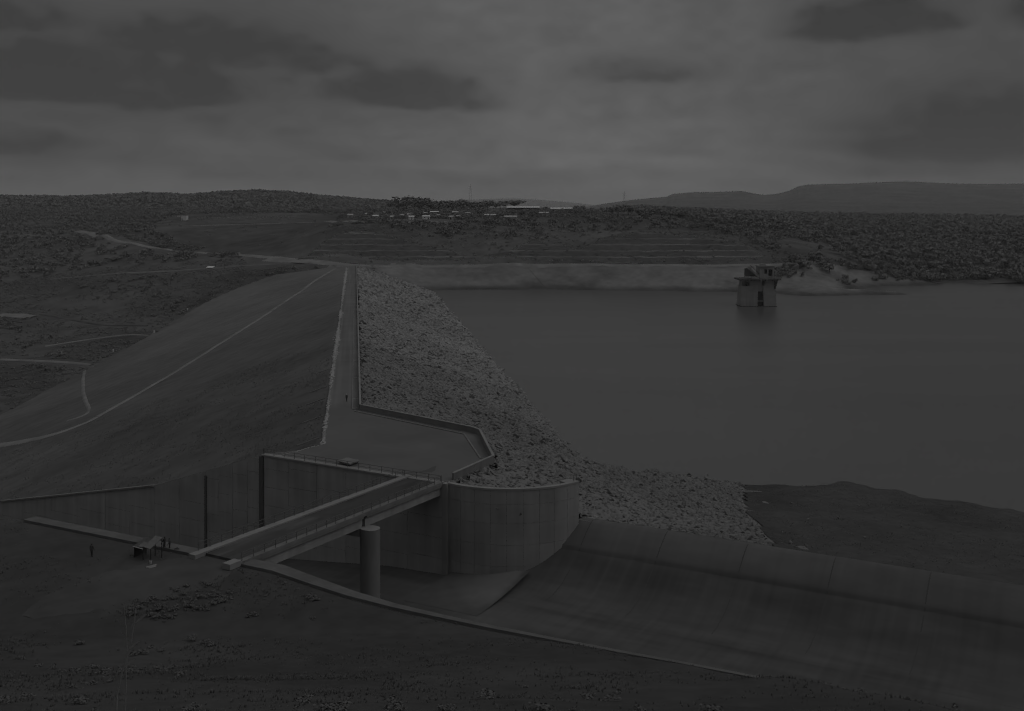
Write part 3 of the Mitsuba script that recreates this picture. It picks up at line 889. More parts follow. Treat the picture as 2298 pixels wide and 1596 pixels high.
def railing(pts, root, name='railing', step=2.4, h=1.05, r=0.045, mid=True, m='m_rail'):
    """Posts, each a part of its own under the railing, and two rails, along a 3-D polyline."""
    p = np.array(pts, float)
    L = np.r_[0, np.cumsum(np.linalg.norm(np.diff(p, axis=0), axis=1))]
    n = max(2, round(L[-1] / step) + 1)
    q = np.stack([np.interp(np.linspace(0, L[-1], n), L, p[:, k]) for k in range(3)], -1)
    key = root if name is None else numbered(root + '__' + name)
    for c in q:
        put('post', MB().tube([c, c + [0, 0, h]], r * 1.15, 5), m, key)
    put('top_rail', MB().tube(q + [0, 0, h], r, 5), m, key)
    if mid:
        put('middle_rail', MB().tube(q + [0, 0, h * 0.52], r * 0.8, 5), m, key)
    return key


railing(UV([98, 136.5], [143.75, 143.75], [ZC + 0.06] * 2), cw)
railing(UV([136.6, 136.6], [143.75, 147.0], [ZC + 0.06] * 2), cw)

# near chute wall with its broad pale top
nw = thing('channel_wall', 'near concrete wall of the spillway channel with a broad pale top', 'wall')
uu = np.r_[np.arange(-60, 94, 7.0), 98.3]
for part, lst in (('top', [(-60, 99.0), (105.8, 138.0)]),):
    for lo, hi in lst:
        q = np.arange(lo, hi + 0.1, (hi - lo) / max(1, round((hi - lo) / 6.5)))
        for a, b in zip(q[:-1], q[1:]):
            wa, wb = (np.interp(x, [-60, 30, 50, 70, 84, 93, 99, 105, 137, 140], [0.5, 0.45, 0.6, 0.9, 1.9, 2.3, 2.2, 1.9, 1.9, 1.9]) for x in (a, b))
            va, vb = near_v(a), near_v(b)
            g = 0.015
            put('slab_top', MB().hexa(UV([a + g, a + g, b - g, b - g] * 2, [va - wa / 2, va + wa / 2, vb + wb / 2, vb - wb / 2] * 2, [ZC - 0.35] * 4 + [ZC - 0.02] * 4)), 'm_dull', nw)
            put('face', MB().hexa(UV([a, a, b, b] * 2, [va - wa / 2 + 0.1, va + wa / 2 - 0.15, vb + wb / 2 - 0.15, vb - wb / 2 + 0.1] * 2, [floor_z(a) - 1, floor_z(a) - 1, floor_z(b) - 1, floor_z(b) - 1] + [ZC - 0.352] * 4)), 'm_old', nw)
put('abutment', MB().ubox(97.2, 105.9, 97.6, 100.4, 0, ZC - 0.45), 'm_old', nw)

# ------------------------------------------------------------------ the bridge
br = thing('road_bridge', 'narrow concrete road bridge crossing the spillway channel on one round-nosed pier', 'bridge')
U0, U1, V0, V1, VM = 97.5, 105.5, 99.2, 143.4, 123.6
put('deck', MB().ubox(U0 + 0.9, U1 - 1.2, V0, V1 + 1.2, ZC - 0.35, ZC + 0.012), 'm_deck', br)
put('footway', MB().ubox(U1 - 1.19, U1, V0 - 1.8, V1 + 1.2, ZC - 0.35, ZC + 0.22), 'm_pale', br)
put('footway', MB().ubox(U0, U0 + 0.89, V0 - 0.6, V1 + 0.3, ZC - 0.35, ZC + 0.20), 'm_conc', br)
put('end_slab', MB().ubox(U0 - 0.1, U0 + 1.2, V0 - 2.6, V0 - 0.62, ZC - 0.3, ZC + 0.42), 'm_pale', br)
for a, b in ((V0 + 0.4, VM - 0.35), (VM + 0.35, V1 + 0.2)):
    for u in (U0 + 0.35, U0 + 2.6, U1 - 2.9, U1 - 0.65):
        put('girder', MB().ubox(u, u + 0.45, a, b, ZC - 2.0, ZC - 0.352), 'm_old', br)
    put('edge_beam', MB().ubox(U0 + 0.02, U0 + 0.3, a, b, ZC - 0.62, ZC - 0.352), 'm_conc', br)
put('edge_beam', MB().ubox(U0 - 0.05, U0 - 0.002, V0, V1, ZC - 0.30, ZC + 0.14), 'm_conc', br)
# the pier: one round-nosed column with a beam under the girders
for uc, ln in ((96.6, 0.4),):
  st_ = shapely.LineString([UV(uc, VM + 0.2)[:2], UV(uc + ln, VM + 0.2)[:2]]).buffer(1.3, quad_segs=10)
  pm = trimesh.creation.extrude_polygon(st_, 15.25, engine='earcut')
  pm.apply_translation([0, 0, 0.2])
  put('pier', pm, 'm_conc', br, smooth=35)
  cap = trimesh.creation.extrude_polygon(st_.buffer(-0.01), 0.06, engine='earcut')
  cap.apply_translation([0, 0, 15.455])
  put('pier_top', cap, 'm_pale', br)
put('pier_beam', MB().ubox(98.0, 105.2, VM - 0.95, VM + 1.05, 14.3, 15.45), 'm_old', br)
for u in (U0 + 0.35, U0 + 2.6, U1 - 2.9, U1 - 0.65):
    for v in (VM - 0.75, VM + 0.4):
        put('bearing', MB().ubox(u + 0.02, u + 0.43, v, v + 0.35, 15.517, ZC - 2.002), 'm_dark', br)
railing(UV([U0 + 0.16, U0 + 0.16], [V0 - 0.3, V1 + 0.1], [ZC + 0.2] * 2), br, step=2.0)
railing(UV([U1 - 0.14, U1 - 0.14], [V0 - 0.3, V1 + 0.1], [ZC + 0.22] * 2), br, step=2.0)

# slab-covered shaft and dark streak in the yard
hk = thing('hatch_slab', 'square raised concrete cover slab at the edge of the yard', 'slab')
hp0 = [on(757, 1034, ZC + 0.55), on(786, 1041, ZC + 0.55), on(808, 1033, ZC + 0.55), on(779, 1027, ZC + 0.55)]
c = np.array([p[:2] for p in hp0])
put('slab', MB().hexa([[*p, ZC + 0.42] for p in c] + [[*p, ZC + 0.58] for p in c]), 'm_conc', hk)
ci = c.mean(0) + (c - c.mean(0)) * 0.82
put('upstand', MB().hexa([[*p, ZC + 0.004] for p in ci] + [[*p, ZC + 0.418] for p in ci]), 'm_dark', hk)
sx = [(905, 1061.5, .25), (925, 1060.5, .3), (945, 1059, .45), (958, 1057, 1.0), (970, 1054, 2.0), (978, 1050.5, 1.6)]
P = np.array([[*on(a, b, ZC)[:2], c_] for a, b, c_ in sx])
L_, R_ = P[:, :2] + np.stack([0 * P[:, 2], P[:, 2]], -1), P[:, :2] - np.stack([0 * P[:, 2], P[:, 2]], -1)
v_ = np.stack([np.c_[L_, np.full(len(L_), ZC + 0.014)], np.c_[R_, np.full(len(R_), ZC + 0.014)]], 1)
struct('wet_stain', grid_mesh(v_[..., 0], v_[..., 1], v_[..., 2]), 'm_mid', 'dark streak across the yard before the bridge', 'streak_mark')  # thin dark sheet laid just above the yard surface

# short drains down the top of the grassed face
for sv in (-27, -5, 16, 33, 62):
    q = [SD(sv, 8.2 + t) for t in np.linspace(0, 4.2, 6)]
    q = np.array([[a, b, down_face(a, b) + 0.12] for a, b, _ in q])
    k = put('drain', MB().bar(q[0], q[-1], 0.4, 0.16), 'm_conc')
    tag(k, 'short concrete drain below the left crest edge', 'drain', 'drains below the crest edge')

# ------------------------------------------------------------------ foreground hillside
def near_hill(x, y):
    x, y = np.asarray(x, float), np.asarray(y, float)
    u, v = -0.862 * x + 0.507 * y, 0.507 * x + 0.862 * y
    p = np.interp(y, [-60, -20, 0, 12, 23, 46, 70, 87, 102, 112, 125], [70, 64, 60.6, 55.3, 50.6, 39.6, 30.2, 24.4, 19.6, 17.7, 17.15])
    nv = near_v(u) - 0.6
    q = np.interp(u, [35, 75], [17.42, 17.1]) + 0.46 * (nv - v)
    z = np.minimum(p, np.maximum(q, 17.1))
    z = np.where(u > 125, z - 0.10 * np.maximum(0, u - 140), z)
    rough = np.clip((nv - v) / 6, 0, 1)
    return z + rough * (1.5 * fb(x, y, 15, 4, 21) + 0.35 * fb(x, y, 2.5, 3, 22)) * np.clip((z - 16.5) / 3 + 0.25, 0.25, 1)


nu, nv_ = np.meshgrid(np.arange(-75, 262, 1.25), np.r_[np.arange(-70, 96, 1.25)], indexing='ij')
frac = (nv_ + 70) / (94.75 + 70)
vt = -70 + frac * (near_v(nu) - 0.9 + 70)
P = UV(nu, vt)
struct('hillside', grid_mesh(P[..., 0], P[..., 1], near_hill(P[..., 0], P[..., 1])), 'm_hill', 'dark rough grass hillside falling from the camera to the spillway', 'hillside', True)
rp = [UV(u, v)[:2] for u, v in ((101.5, 101.5), (101.5, 97.5), (102, 93), (103.5, 87), (105, 80), (105, 74))]
struct('access_road', ribbon(rp, [7, 9, 13, 14, 10, 2], 0.06, 1.5, near_hill), 'm_yardroad', 'earth road curving from the near end of the bridge', 'road')
# hidden flank of the hill left of the chute
lu, lv = np.meshgrid(np.arange(137, 330, 3.0), np.linspace(60, 97.5, 14), indexing='ij')

blade = []
for k in range(6):
    r = np.random.default_rng(k + 60)
    vs, fs = [], []
    for j in range(7):
        a, l, h = r.uniform(0, 6.28), r.uniform(0.1, 0.5), r.uniform(0.5, 1.0)
        b = np.array([math.cos(a), math.sin(a), 0]) * 0.18 * r.uniform(0, 1)
        t = np.array([-math.sin(a), math.cos(a), 0]) * 0.05
        o = len(vs)
        mid = b + np.array([math.cos(a) * l * 0.35, math.sin(a) * l * 0.35, h * 0.6])
        tip = b + np.array([math.cos(a) * l, math.sin(a) * l, h])
        vs += [b - t, b + t, mid + t * 0.8, mid - t * 0.8, tip]
        fs += [[o, o + 1, o + 2], [o, o + 2, o + 3], [o + 3, o + 2, o + 4]]
    blade.append((np.array(vs), np.array(fs)))
n = 46000
gu, gv = rng.uniform(-10, 190, n), rng.uniform(18, 98, n)
P = UV(gu, gv)
path_ = shapely.LineString(rp).buffer(4.6)
dens = fb(P[:, 0], P[:, 1], 7, 3, 31)
ok = (gv < near_v(gu) - 1.2) & (rng.uniform(size=n) < 0.30 + 3.0 * dens) & ~shapely.contains_xy(path_, P[:, 0], P[:, 1]) & (P[:, 1] > 20)
P = P[ok]
hgt = rng.uniform(0.10, 0.30, len(P)) * (1 + 1.5 * np.maximum(0, dens[ok]))
g = put('grass', scatter(blade, np.c_[P[:, :2], near_hill(P[:, 0], P[:, 1]) - 0.03], np.stack([hgt * 1.3, hgt * 1.3, hgt], -1)), 'm_blade')
tag(g, 'dark tufted grass all over the near hillside', 'grass', kind='stuff')
weedy = [crown(k + 300, 150, 0.6, 0.17, 6) for k in range(5)]
n = 420
gu, gv = rng.uniform(0, 170, n), rng.uniform(30, 97, n)
P = UV(gu, gv)
ok = (gv < near_v(gu) - 1.5) & ~shapely.contains_xy(path_, P[:, 0], P[:, 1]) & (P[:, 1] > 52) & (fb(P[:, 0], P[:, 1], 14, 3, 77) > 0.03)
# a thicker clump beside the earth road
Q = UV(rng.uniform(90, 98, 60), rng.uniform(80, 92, 60))
P = np.vstack([P[ok], Q])
ws = rng.uniform(0.35, 1.1, len(P))
g = put('weeds', scatter(weedy, np.c_[P[:, :2], near_hill(P[:, 0], P[:, 1]) - 0.25 * ws], np.stack([ws * 1.3, ws * 1.3, ws * 0.8], -1)), 'm_blade')
tag(g, 'low dark weeds in clumps on the near hillside', 'weeds', kind='stuff')
# grass on the bank by the weir
n = 9000
a, b = rng.uniform(38, 150, n), rng.uniform(105, 245, n)
ok = grassy(a, b) & (0.507 * a + 0.862 * b > 159.5) & (up_face(a, b) > 0.1)
a, b = a[ok], b[ok]
hgt = rng.uniform(0.12, 0.3, len(a))
g = put('bank_grass', scatter(blade, np.c_[a, b, up_face(a, b)], np.stack([hgt * 1.6, hgt * 1.6, hgt], -1)), 'm_blade')
tag(g, 'dark grass on the bank between weir and lake', 'grass', kind='stuff')

# tall dry stalks near the camera
for k, (q, lb) in enumerate((([(262, 1560), (276, 1500), (294, 1440), (301, 1400), (304, 1366)], 'tall pale grass stalk leaning right in the near left foreground'), ([(283, 1520), (285, 1460), (283, 1410), (278, 1360)], 'thinner grass stalk just left of the tall pale one'))):
    Y = 31.0 + k * 0.6
    p = [at(a, b, Y) for a, b in q]
    base = p[0].copy()
    p = [np.array([base[0] - 0.06, base[1], near_hill(base[0], base[1]) - 0.05])] + p
    key = numbered('grass_stalk')
    put('stem', MB().tube(p, np.linspace(0.035, 0.012, len(p)) * (1 - 0.4 * k), 5), 'm_straw', key)
    bl = MB()
    for j in range(2, len(p) - 1):
        d = np.array([0.35 * (-1) ** j, 0.1, 0.25])
        bl.add([p[j], p[j] + d * 0.5 + [0, 0, 0.06], p[j] + d, p[j] + d * 0.5 - [0, 0, 0.03]], [[0, 1, 2], [0, 2, 3]])
    put('leaves', bl, 'm_straw', key)
    tag(key, lb, 'grass stalk')

# ------------------------------------------------------------------ people
def figure(key, p, face, h=1.7, stride=0.0, arms=(0.1, -0.1), cap=False, cloth=('m_cloth', 'm_mid'), lean=0.0):
    """A person at p facing the angle face: one continuous body, with shirt, trousers and hair as parts."""
    k = h / 1.72
    ca, sa = math.cos(face), math.sin(face)

    def W(f_, s_, z):
        f_ = f_ + lean * max(0, z - 0.9)
        return (p[0] + k * (f_ * ca - s_ * sa), p[1] + k * (f_ * sa + s_ * ca), p[2] + k * z)

    def bone(a, b, ra, rb, n=10):
        sp = [m3.Manifold.sphere(r * k, n).translate(q) for q, r in ((W(*a), ra), (W(*b), rb))]
        return m3.Manifold.batch_hull(sp)

    hipz, st = 0.92, stride
    legs = {s: [(0.0, 0.09 * s, hipz), (0.5 * st * s + 0.04, 0.10 * s, 0.49), (st * s - 0.03, 0.10 * s, 0.09), (st * s + 0.15, 0.115 * s, 0.04)] for s in (-1, 1)}
    arm = {}
    for s, sw in zip((-1, 1), arms):
        arm[s] = [(0.0, 0.19 * s, 1.42), (sw * 0.5 - 0.02, 0.24 * s, 1.13), (sw + 0.06, 0.25 * s, 0.90)]
    B = [bone((0, 0, 0.95), (0, 0, 1.22), 0.125, 0.13), bone((0, -0.13, 1.40), (0, 0.13, 1.40), 0.075, 0.075), bone((0, 0, 1.2), (0, 0, 1.40), 0.13, 0.115), bone((0, 0, 1.42), (0.01, 0, 1.56), 0.058, 0.055),
         bone((0.005, 0, 1.585), (0.0, 0, 1.635), 0.078, 0.092), bone((0.085, 0, 1.60), (0.098, 0, 1.585), 0.014, 0.018, 6), bone((0.01, -0.085, 1.605), (0.01, 0.085, 1.605), 0.02, 0.02, 6)]
    for s in (-1, 1):
        a, b, c, d = legs[s]
        B += [bone(a, b, 0.085, 0.058), bone(b, c, 0.058, 0.042), bone(c, d, 0.045, 0.035)]
        a, b, c = arm[s]
        B += [bone(a, b, 0.052, 0.042), bone(b, c, 0.042, 0.030), bone(c, (c[0] + 0.01, c[1], c[2] - 0.07), 0.033, 0.036, 8)]
        for j in range(4):
            o = (c[0] - 0.03 + 0.02 * j, c[1], c[2] - 0.07)
            B.append(bone(o, (o[0] + 0.012, o[1] - 0.01 * s, o[2] - (0.075, 0.09, 0.085, 0.065)[j]), 0.010, 0.008, 6))
        B.append(bone((c[0] + 0.03, c[1], c[2] - 0.02), (c[0] + 0.062, c[1] - 0.01 * s, c[2] - 0.075), 0.012, 0.009, 6))
    put('body', m3.Manifold.batch_boolean(B, m3.OpType.Add), 'm_skin', key, smooth=50)
    sh = [bone((0, 0, 0.93), (0, 0, 1.22), 0.15, 0.15), bone((0, -0.13, 1.40), (0, 0.13, 1.40), 0.088, 0.088), bone((0, 0, 1.2), (0, 0, 1.41), 0.15, 0.12)]
    tr = []
    for s in (-1, 1):
        a, b, c = arm[s]
        sh.append(bone(a, b, 0.068, 0.056))
        a, b, c, d = legs[s]
        tr += [bone(a, b, 0.104, 0.076), bone(b, c, 0.076, 0.062)]
    put('shirt', m3.Manifold.batch_boolean(sh, m3.OpType.Add), cloth[0], key, smooth=50)
    put('trousers', m3.Manifold.batch_boolean(tr, m3.OpType.Add), cloth[1], key, smooth=50)
    if cap:
        put('cap', m3.Manifold.batch_boolean([bone((-0.01, 0, 1.665), (0.0, 0, 1.675), 0.092, 0.086), bone((0.06, -0.04, 1.675), (0.15, 0, 1.665), 0.02, 0.018, 6), bone((0.06, 0.04, 1.675), (0.15, 0, 1.665), 0.02, 0.018, 6)], m3.OpType.Add), 'm_white', key, smooth=50)
    else:
        put('hair', bone((-0.018, 0, 1.655), (-0.008, 0, 1.67), 0.092, 0.088), 'm_dark', key, smooth=50)


k = thing('person', 'distant person in dark clothes and pale cap walking on the crest road', 'person')
p = on(778, 901.5, ZC)
figure(k, [p[0], p[1], ZC + 0.01], math.radians(262), 1.74, 0.2, (0.16, -0.14), True)
k = thing('person', 'person in dark clothes standing by the chute wall right of the shelter', 'person')
p = on(369, 1228, ZC)
figure(k, [p[0], p[1], near_hill(p[0], p[1]) + 0.02], math.radians(160), 1.7, 0.04, (0.2, 0.25), False, ('m_dark', 'm_cloth'))
k = thing('person', 'second person beside the chute wall, farther from the shelter', 'person')
p = on(381, 1229.5, ZC)
figure(k, [p[0], p[1], near_hill(p[0], p[1]) + 0.02], math.radians(200), 1.62, 0.03, (0.05, 0.3), False, ('m_cloth', 'm_dark'), 0.1)
k = thing('person', 'lone dark figure standing in the grass well left of the shelter', 'person')
p = on(206, 1249, ZC - 0.3)
figure(k, [p[0], p[1], near_hill(p[0], p[1])], math.radians(80), 1.7, 0.1, (0.1, -0.05), False, ('m_cloth', 'm_dark'))

# ------------------------------------------------------------------ shelter
sh = thing('shelter', 'patched lean-to shelter with sagging sheet roof by the near chute wall', 'shelter')
c0 = on(338, 1246, ZC)
ax = np.array([0.82, -0.57, 0])                           # along the front eave
bx2 = np.array([0.57, 0.82, 0])                           # towards the back


def S(a, b, z):
    return np.array([c0[0], c0[1], near_hill(c0[0], c0[1])]) + ax * a + bx2 * b + np.array([0, 0, z])


def sheet(a0_, a1_, b0_, b1_, zf, zb, sag, seed):
    a, b = np.meshgrid(np.linspace(a0_, a1_, 12), np.linspace(b0_, b1_, 10), indexing='ij')
    t = (b - b0_) / (b1_ - b0_)
    r = np.random.default_rng(seed)
    z = zf + (zb - zf) * t - sag * np.sin(np.pi * t) * np.sin(np.pi * (a - a0_) / (a1_ - a0_)) + r.normal(size=a.shape) * 0.025
    P = S(0, 0, 0) + a[..., None] * ax + b[..., None] * bx2 + z[..., None] * np.array([0, 0, 1])
    v, f = grid_mesh(P[..., 0], P[..., 1], P[..., 2])
    m = trimesh.Trimesh(v, f, process=False)
    v2 = v - [0, 0, 0.03]
    return np.vstack([v, v2]), np.vstack([f, f[:, ::-1] + len(v)])


put('roof_sheet', sheet(-2.1, -0.2, -1.1, 0.9, 1.45, 2.25, 0.12, 1), 'm_mid', sh)
put('roof_sheet', sheet(-0.3, 1.15, -0.9, 1.0, 1.62, 2.62, 0.15, 2), 'm_conc', sh)
put('roof_patch', sheet(-1.2, -0.35, -1.0, -0.1, 1.6, 1.95, 0.02, 3), 'm_conc', sh)
put('eave_pole', MB().tube([S(-2.1, -1.12, 1.42), S(-0.1, -1.12, 1.44)], 0.05, 6), 'm_roof', sh)
for a, b, z in ((-2.0, -1.0, 1.42), (-0.2, -1.0, 1.42), (1.05, -0.8, 1.6), (-2.0, 0.8, 2.15), (-0.2, 0.85, 2.3), (1.05, 0.9, 2.55)):
    put('post', MB().tube([S(a, b, -0.2), S(a + 0.05, b, z)], 0.06, 6), 'm_dark', sh)
put('side_sheet', MB().hexa([S(a, b, z) for z, e in ((0.05, 0), (1.35, 1)) for a, b in ((-2.05, -0.9), (-2.0, -0.9), (-2.0, 0.75), (-2.05, 0.75))]), 'm_dark', sh)
bk = thing('bucket', 'small pale bucket on the ground before the shelter', 'bucket')
q = on(338, 1258, ZC)
q[2] = near_hill(q[0], q[1])
bmesh = trimesh.creation.revolve([[0, 0], [0.14, 0], [0.19, 0.36], [0.165, 0.36], [0.13, 0.03], [0, 0.03]], sections=16)
bmesh.apply_translation(q)
put('pail', bmesh, 'm_roof', bk, smooth=40)
put('handle', MB().tube([q + [0.18 * math.cos(t), 0, 0.36 + 0.16 * math.sin(t)] for t in np.linspace(0, np.pi, 9)], 0.012, 5), 'm_rail', bk)
pl = thing('board_pile', 'two pale boards lying on the ground before the shelter', 'boards')
for j, (a, b) in enumerate((((328, 1267.5), (352, 1262)), ((334, 1269), (350, 1265)))):
    p0, p1 = on(*a, ZC), on(*b, ZC)
    for p in (p0, p1):
        p[2] = near_hill(p[0], p[1]) + 0.09 + 0.0 * j
    put('board', MB().bar(p0, p1, 0.35, 0.07), 'm_pale', pl)
sk = thing('sack', 'dark sack lying on the wall top right of the two people', 'sack')
q = on(397, 1232, ZC)
sm = trimesh.creation.icosphere(2, 0.32)
sm.vertices = sm.vertices * [1.2, 0.8, 0.9] * (1 + 0.25 * meshkit.fbm(sm.vertices * 4, 3)[:, None]) + [q[0], q[1], near_hill(q[0], q[1]) + 0.22]
put('bag', sm, 'm_dark', sk, smooth=True)
put('tied_neck', MB().tube([[q[0], q[1], near_hill(q[0], q[1]) + 0.42], [q[0] + 0.05, q[1], near_hill(q[0], q[1]) + 0.62]], [0.11, 0.05], 7), 'm_dark', sk)

# ------------------------------------------------------------------ intake tower in the lake
TY = 661.0
tk = TY / FL / 10.0                                      # metres for a tenth of a frame pixel
tower = thing('intake_tower', 'concrete intake tower standing in the lake with a gantry on its deck', 'tower')
X0 = (1627.6 - CX) / FL * TY


def tz_(y):
    return (1262 - y) * tk


def tx_(x):
    return X0 + x * tk


def wedge(xa0, xa1, xb0, xb1, ya, yb, d0, d1, e0=None, e1=None):
    """A battered block: bottom from xa0 to xa1 at row ya, top from xb0 to xb1 at row yb; d0..d1 deep."""
    e0, e1 = d0 if e0 is None else e0, d1 if e1 is None else e1
    za, zb = tz_(ya), tz_(yb)
    return MB().hexa([[tx_(xa0), TY + d0, za], [tx_(xa1), TY + d0, za], [tx_(xa1), TY + d1, za], [tx_(xa0), TY + d1, za], [tx_(xb0), TY + e0, zb], [tx_(xb1), TY + e0, zb], [tx_(xb1), TY + e1, zb], [tx_(xb0), TY + e1, zb]])


put('shaft', wedge(332, 712, 374, 742, 1500, 805, -0.4, 13, 0.6, 12), 'm_old1', tower)
put('shaft', wedge(876, 1152, 852, 1126, 1500, 690, -0.6, 13, 0.6, 12), 'm_pale', tower)
put('slot_wall', wedge(700, 880, 735, 860, 1500, 925, 2.2, 12, 2.4, 11.5), 'm_dark', tower)
put('slot_beam', wedge(722, 862, 722, 862, 1155, 1132, 1.0, 2.1), 'm_old', tower)
put('lintel', wedge(742, 852, 742, 852, 925, 700, 1.2, 11), 'm_old', tower)
put('deck_wall', wedge(545, 742, 545, 742, 804, 690, 1.0, 11.5), 'm_pale', tower)
put('deck_wall', wedge(400, 543, 400, 543, 804, 690, 3.2, 11.5), 'm_pale', tower)
put('plinth', wedge(330, 1158, 330, 1158, 1275, 1252, -0.65, 12.5), 'm_dark', tower)
for a, b in ((1100, 1178), (480, 530), (840, 900)):
    put('bracket', MB().hexa([[tx_(1100 if a > 1000 else a + 10), TY + q, tz_(870 if a > 1000 else 800)] for q in (0,)] + [[tx_(a + 30), TY, tz_(870 if a > 1000 else 800)], [tx_(a + 30), TY + 8, tz_(870 if a > 1000 else 800)], [tx_(a), TY + 8, tz_(870 if a > 1000 else 800)], [tx_(a), TY - 0.5, tz_(672)], [tx_(b), TY - 0.5, tz_(672)], [tx_(b), TY + 8, tz_(672)], [tx_(a), TY + 8, tz_(672)]]), 'm_dark', tower)
put('platform', wedge(298, 1240, 298, 1240, 671, 638, -1.8, 13), 'm_mid', tower)
put('platform_edge', wedge(590, 742, 590, 742, 637, 606, -1.5, 2), 'm_pale', tower)
for x in (788, 922, 1188):
    put('beam_end', wedge(x - 9, x + 9, x - 9, x + 9, 696, 640, -2.3, -1.81), 'm_pale', tower)
gh = 'house'
put('corner_post', wedge(750, 782, 750, 782, 637, 372, 0.5, 1.4), 'm_conc', tower)
for x0_, x1_ in ((850, 880), (946, 972), (1066, 1102)):
    put('corner_post', wedge(x0_, x1_, x0_, x1_, 637, 372, 0.5, 1.4), 'm_pale', tower)
put('back_wall', wedge(750, 1102, 750, 1102, 637, 372, 7, 7.4), 'm_mid', tower)
put('side_wall', wedge(750, 770, 750, 770, 637, 372, 1.41, 6.9), 'm_old', tower)
put('side_wall', wedge(1082, 1102, 1082, 1102, 637, 372, 1.41, 6.9), 'm_old', tower)
put('sill_wall', wedge(783, 849, 783, 849, 637, 430, 0.6, 1.2), 'm_old', tower)
put('sill_wall', wedge(881, 945, 881, 945, 637, 530, 0.6, 1.2), 'm_old', tower)
put('sill_wall', wedge(973, 1065, 973, 1065, 637, 580, 0.6, 1.2), 'm_conc', tower)
put('header', wedge(782, 1066, 782, 1066, 430, 374, 0.45, 1.3), 'm_conc', tower)
put('mullion', wedge(978, 998, 978, 998, 579, 431, 2.5, 3.0), 'm_dark', tower)
put('roof', wedge(738, 1112, 738, 1112, 371, 345, 0.1, 7.8), 'm_pale', tower)
put('hoist_hood', wedge(800, 930, 806, 924, 344, 312, 2, 5), 'm_pale', tower)
# inclined hoist track with its side frame
a, b = np.array([tx_(520), TY + 1.0, tz_(378)]), np.array([tx_(752), TY + 1.0, tz_(598)])
put('incline', MB().bar(a, b, 2.6, 1.05), 'm_pale', tower)
put('incline_rail', MB().bar(a + [0.7, -1.5, 1.5], b + [0.7, -1.5, 1.5], 0.25, 0.3), 'm_dark', tower)
put('incline_tip', MB().bar(a, a + [3.6, 0, 0.1], 2.4, 0.5), 'm_conc', tower)
put('rack_panel', MB().add([[tx_(455), TY + 3.2, tz_(600)], [tx_(740), TY + 3.2, tz_(600)], [tx_(510), TY + 3.2, tz_(400)], [tx_(455), TY + 3.2, tz_(420)], [tx_(455), TY + 3.6, tz_(600)], [tx_(740), TY + 3.6, tz_(600)], [tx_(510), TY + 3.6, tz_(400)], [tx_(455), TY + 3.6, tz_(420)]],
                           [[0, 1, 2], [0, 2, 3], [4, 6, 5], [4, 7, 6], [0, 4, 5], [0, 5, 1], [1, 5, 6], [1, 6, 2], [2, 6, 7], [2, 7, 3], [3, 7, 4], [3, 4, 0]]), 'm_mid', tower)
railing([[tx_(1115), TY - 1.6, tz_(638)], [tx_(1255), TY - 1.6, tz_(638)], [tx_(1255), TY + 12, tz_(638)]], tower, step=2.0, r=0.05)
railing([[tx_(292), TY - 1.6, tz_(638)], [tx_(580), TY - 1.6, tz_(638)]], tower, step=2.0, r=0.05)

# ------------------------------------------------------------------ vegetation
CROWN_S = [crown(k, 60, 0.8, 0.25, 5) for k in range(8)]
CROWN_M = [crown(k + 30, 70, 0.8, 0.27, 6) for k in range(6)]


def project(p):
    return CX + FL * p[:, 0] / p[:, 1], HY + FL * (HC - p[:, 2]) / p[:, 1]


clear_polys = []
for q in ([(360, 500), (720, 494), (735, 520), (700, 560), (660, 588), (520, 568), (430, 560), (350, 520)],
          [(730, 493), (1040, 494), (1040, 503), (740, 506)], [(560, 578), (900, 590), (900, 612), (560, 605)],
          [(1330, 535), (1430, 517), (1560, 520), (1680, 545), (1750, 575), (1750, 600), (1300, 600)],
          [(1760, 540), (1850, 545), (1900, 560), (1850, 580), (1760, 575)], [(640, 592), (760, 508), (860, 515), (1000, 545), (1300, 560), (1300, 600), (700, 600)],
          [(400, 483), (720, 480), (720, 496), (360, 500)]):
    clear_polys.append(shapely.Polygon([tuple(hit(*c)[:2]) for c in q]).buffer(3))
tracks = shapely.union_all([shapely.LineString([hit(*c)[:2] for c in q]).buffer(5) for q in (
    [(175, 519), (240, 533), (320, 553), (450, 567), (575, 575), (700, 590)], [(230, 617), (420, 606), (650, 591)], [(0, 807), (120, 812), (205, 820)], [(100, 778), (240, 757), (352, 745)], [(0, 708), (74, 712)], [(90, 706), (230, 731), (330, 732)])])
CLEAR = shapely.union_all(clear_polys + [tracks])


def plant(n, x0, x1, y0, y1, seed, cut, size, clump=60, z_lo=0.5, clear=True):
    r = np.random.default_rng(seed)
    x, y = r.uniform(x0, x1, n), r.uniform(y0, y1, n)
    ok = np.abs(x) < 0.55 * y + 40
    ok &= fb(x, y, clump, 4, seed) + r.uniform(-0.12, 0.12, n) > cut
    side_ = (x - O2[0]) * ND[0] + (y - O2[1]) * ND[1]
    x, y, side_ = x[ok], y[ok], side_[ok]
    z = H(x, y)
    face = np.where((side_ < 0) & (s_of(x, y) < 585), down_face(x, y), -99)
    ok = (z > face + 0.1) & ((side_ < 0) | (z > z_lo))
    if clear:
        ok &= ~shapely.contains_xy(tracks, x, y) & (~shapely.contains_xy(CLEAR, x, y) | (r.uniform(size=len(x)) < 0.10 + 0.5 * np.maximum(0, fb(x, y, 30, 3, seed + 3))))
    p = np.stack([x, y, z], -1)[ok]
    s = r.uniform(*size, len(p))
    if clear:
        s = np.where(shapely.contains_xy(CLEAR, p[:, 0], p[:, 1]), np.minimum(s * 0.5, 2.6), s)
    return p, s


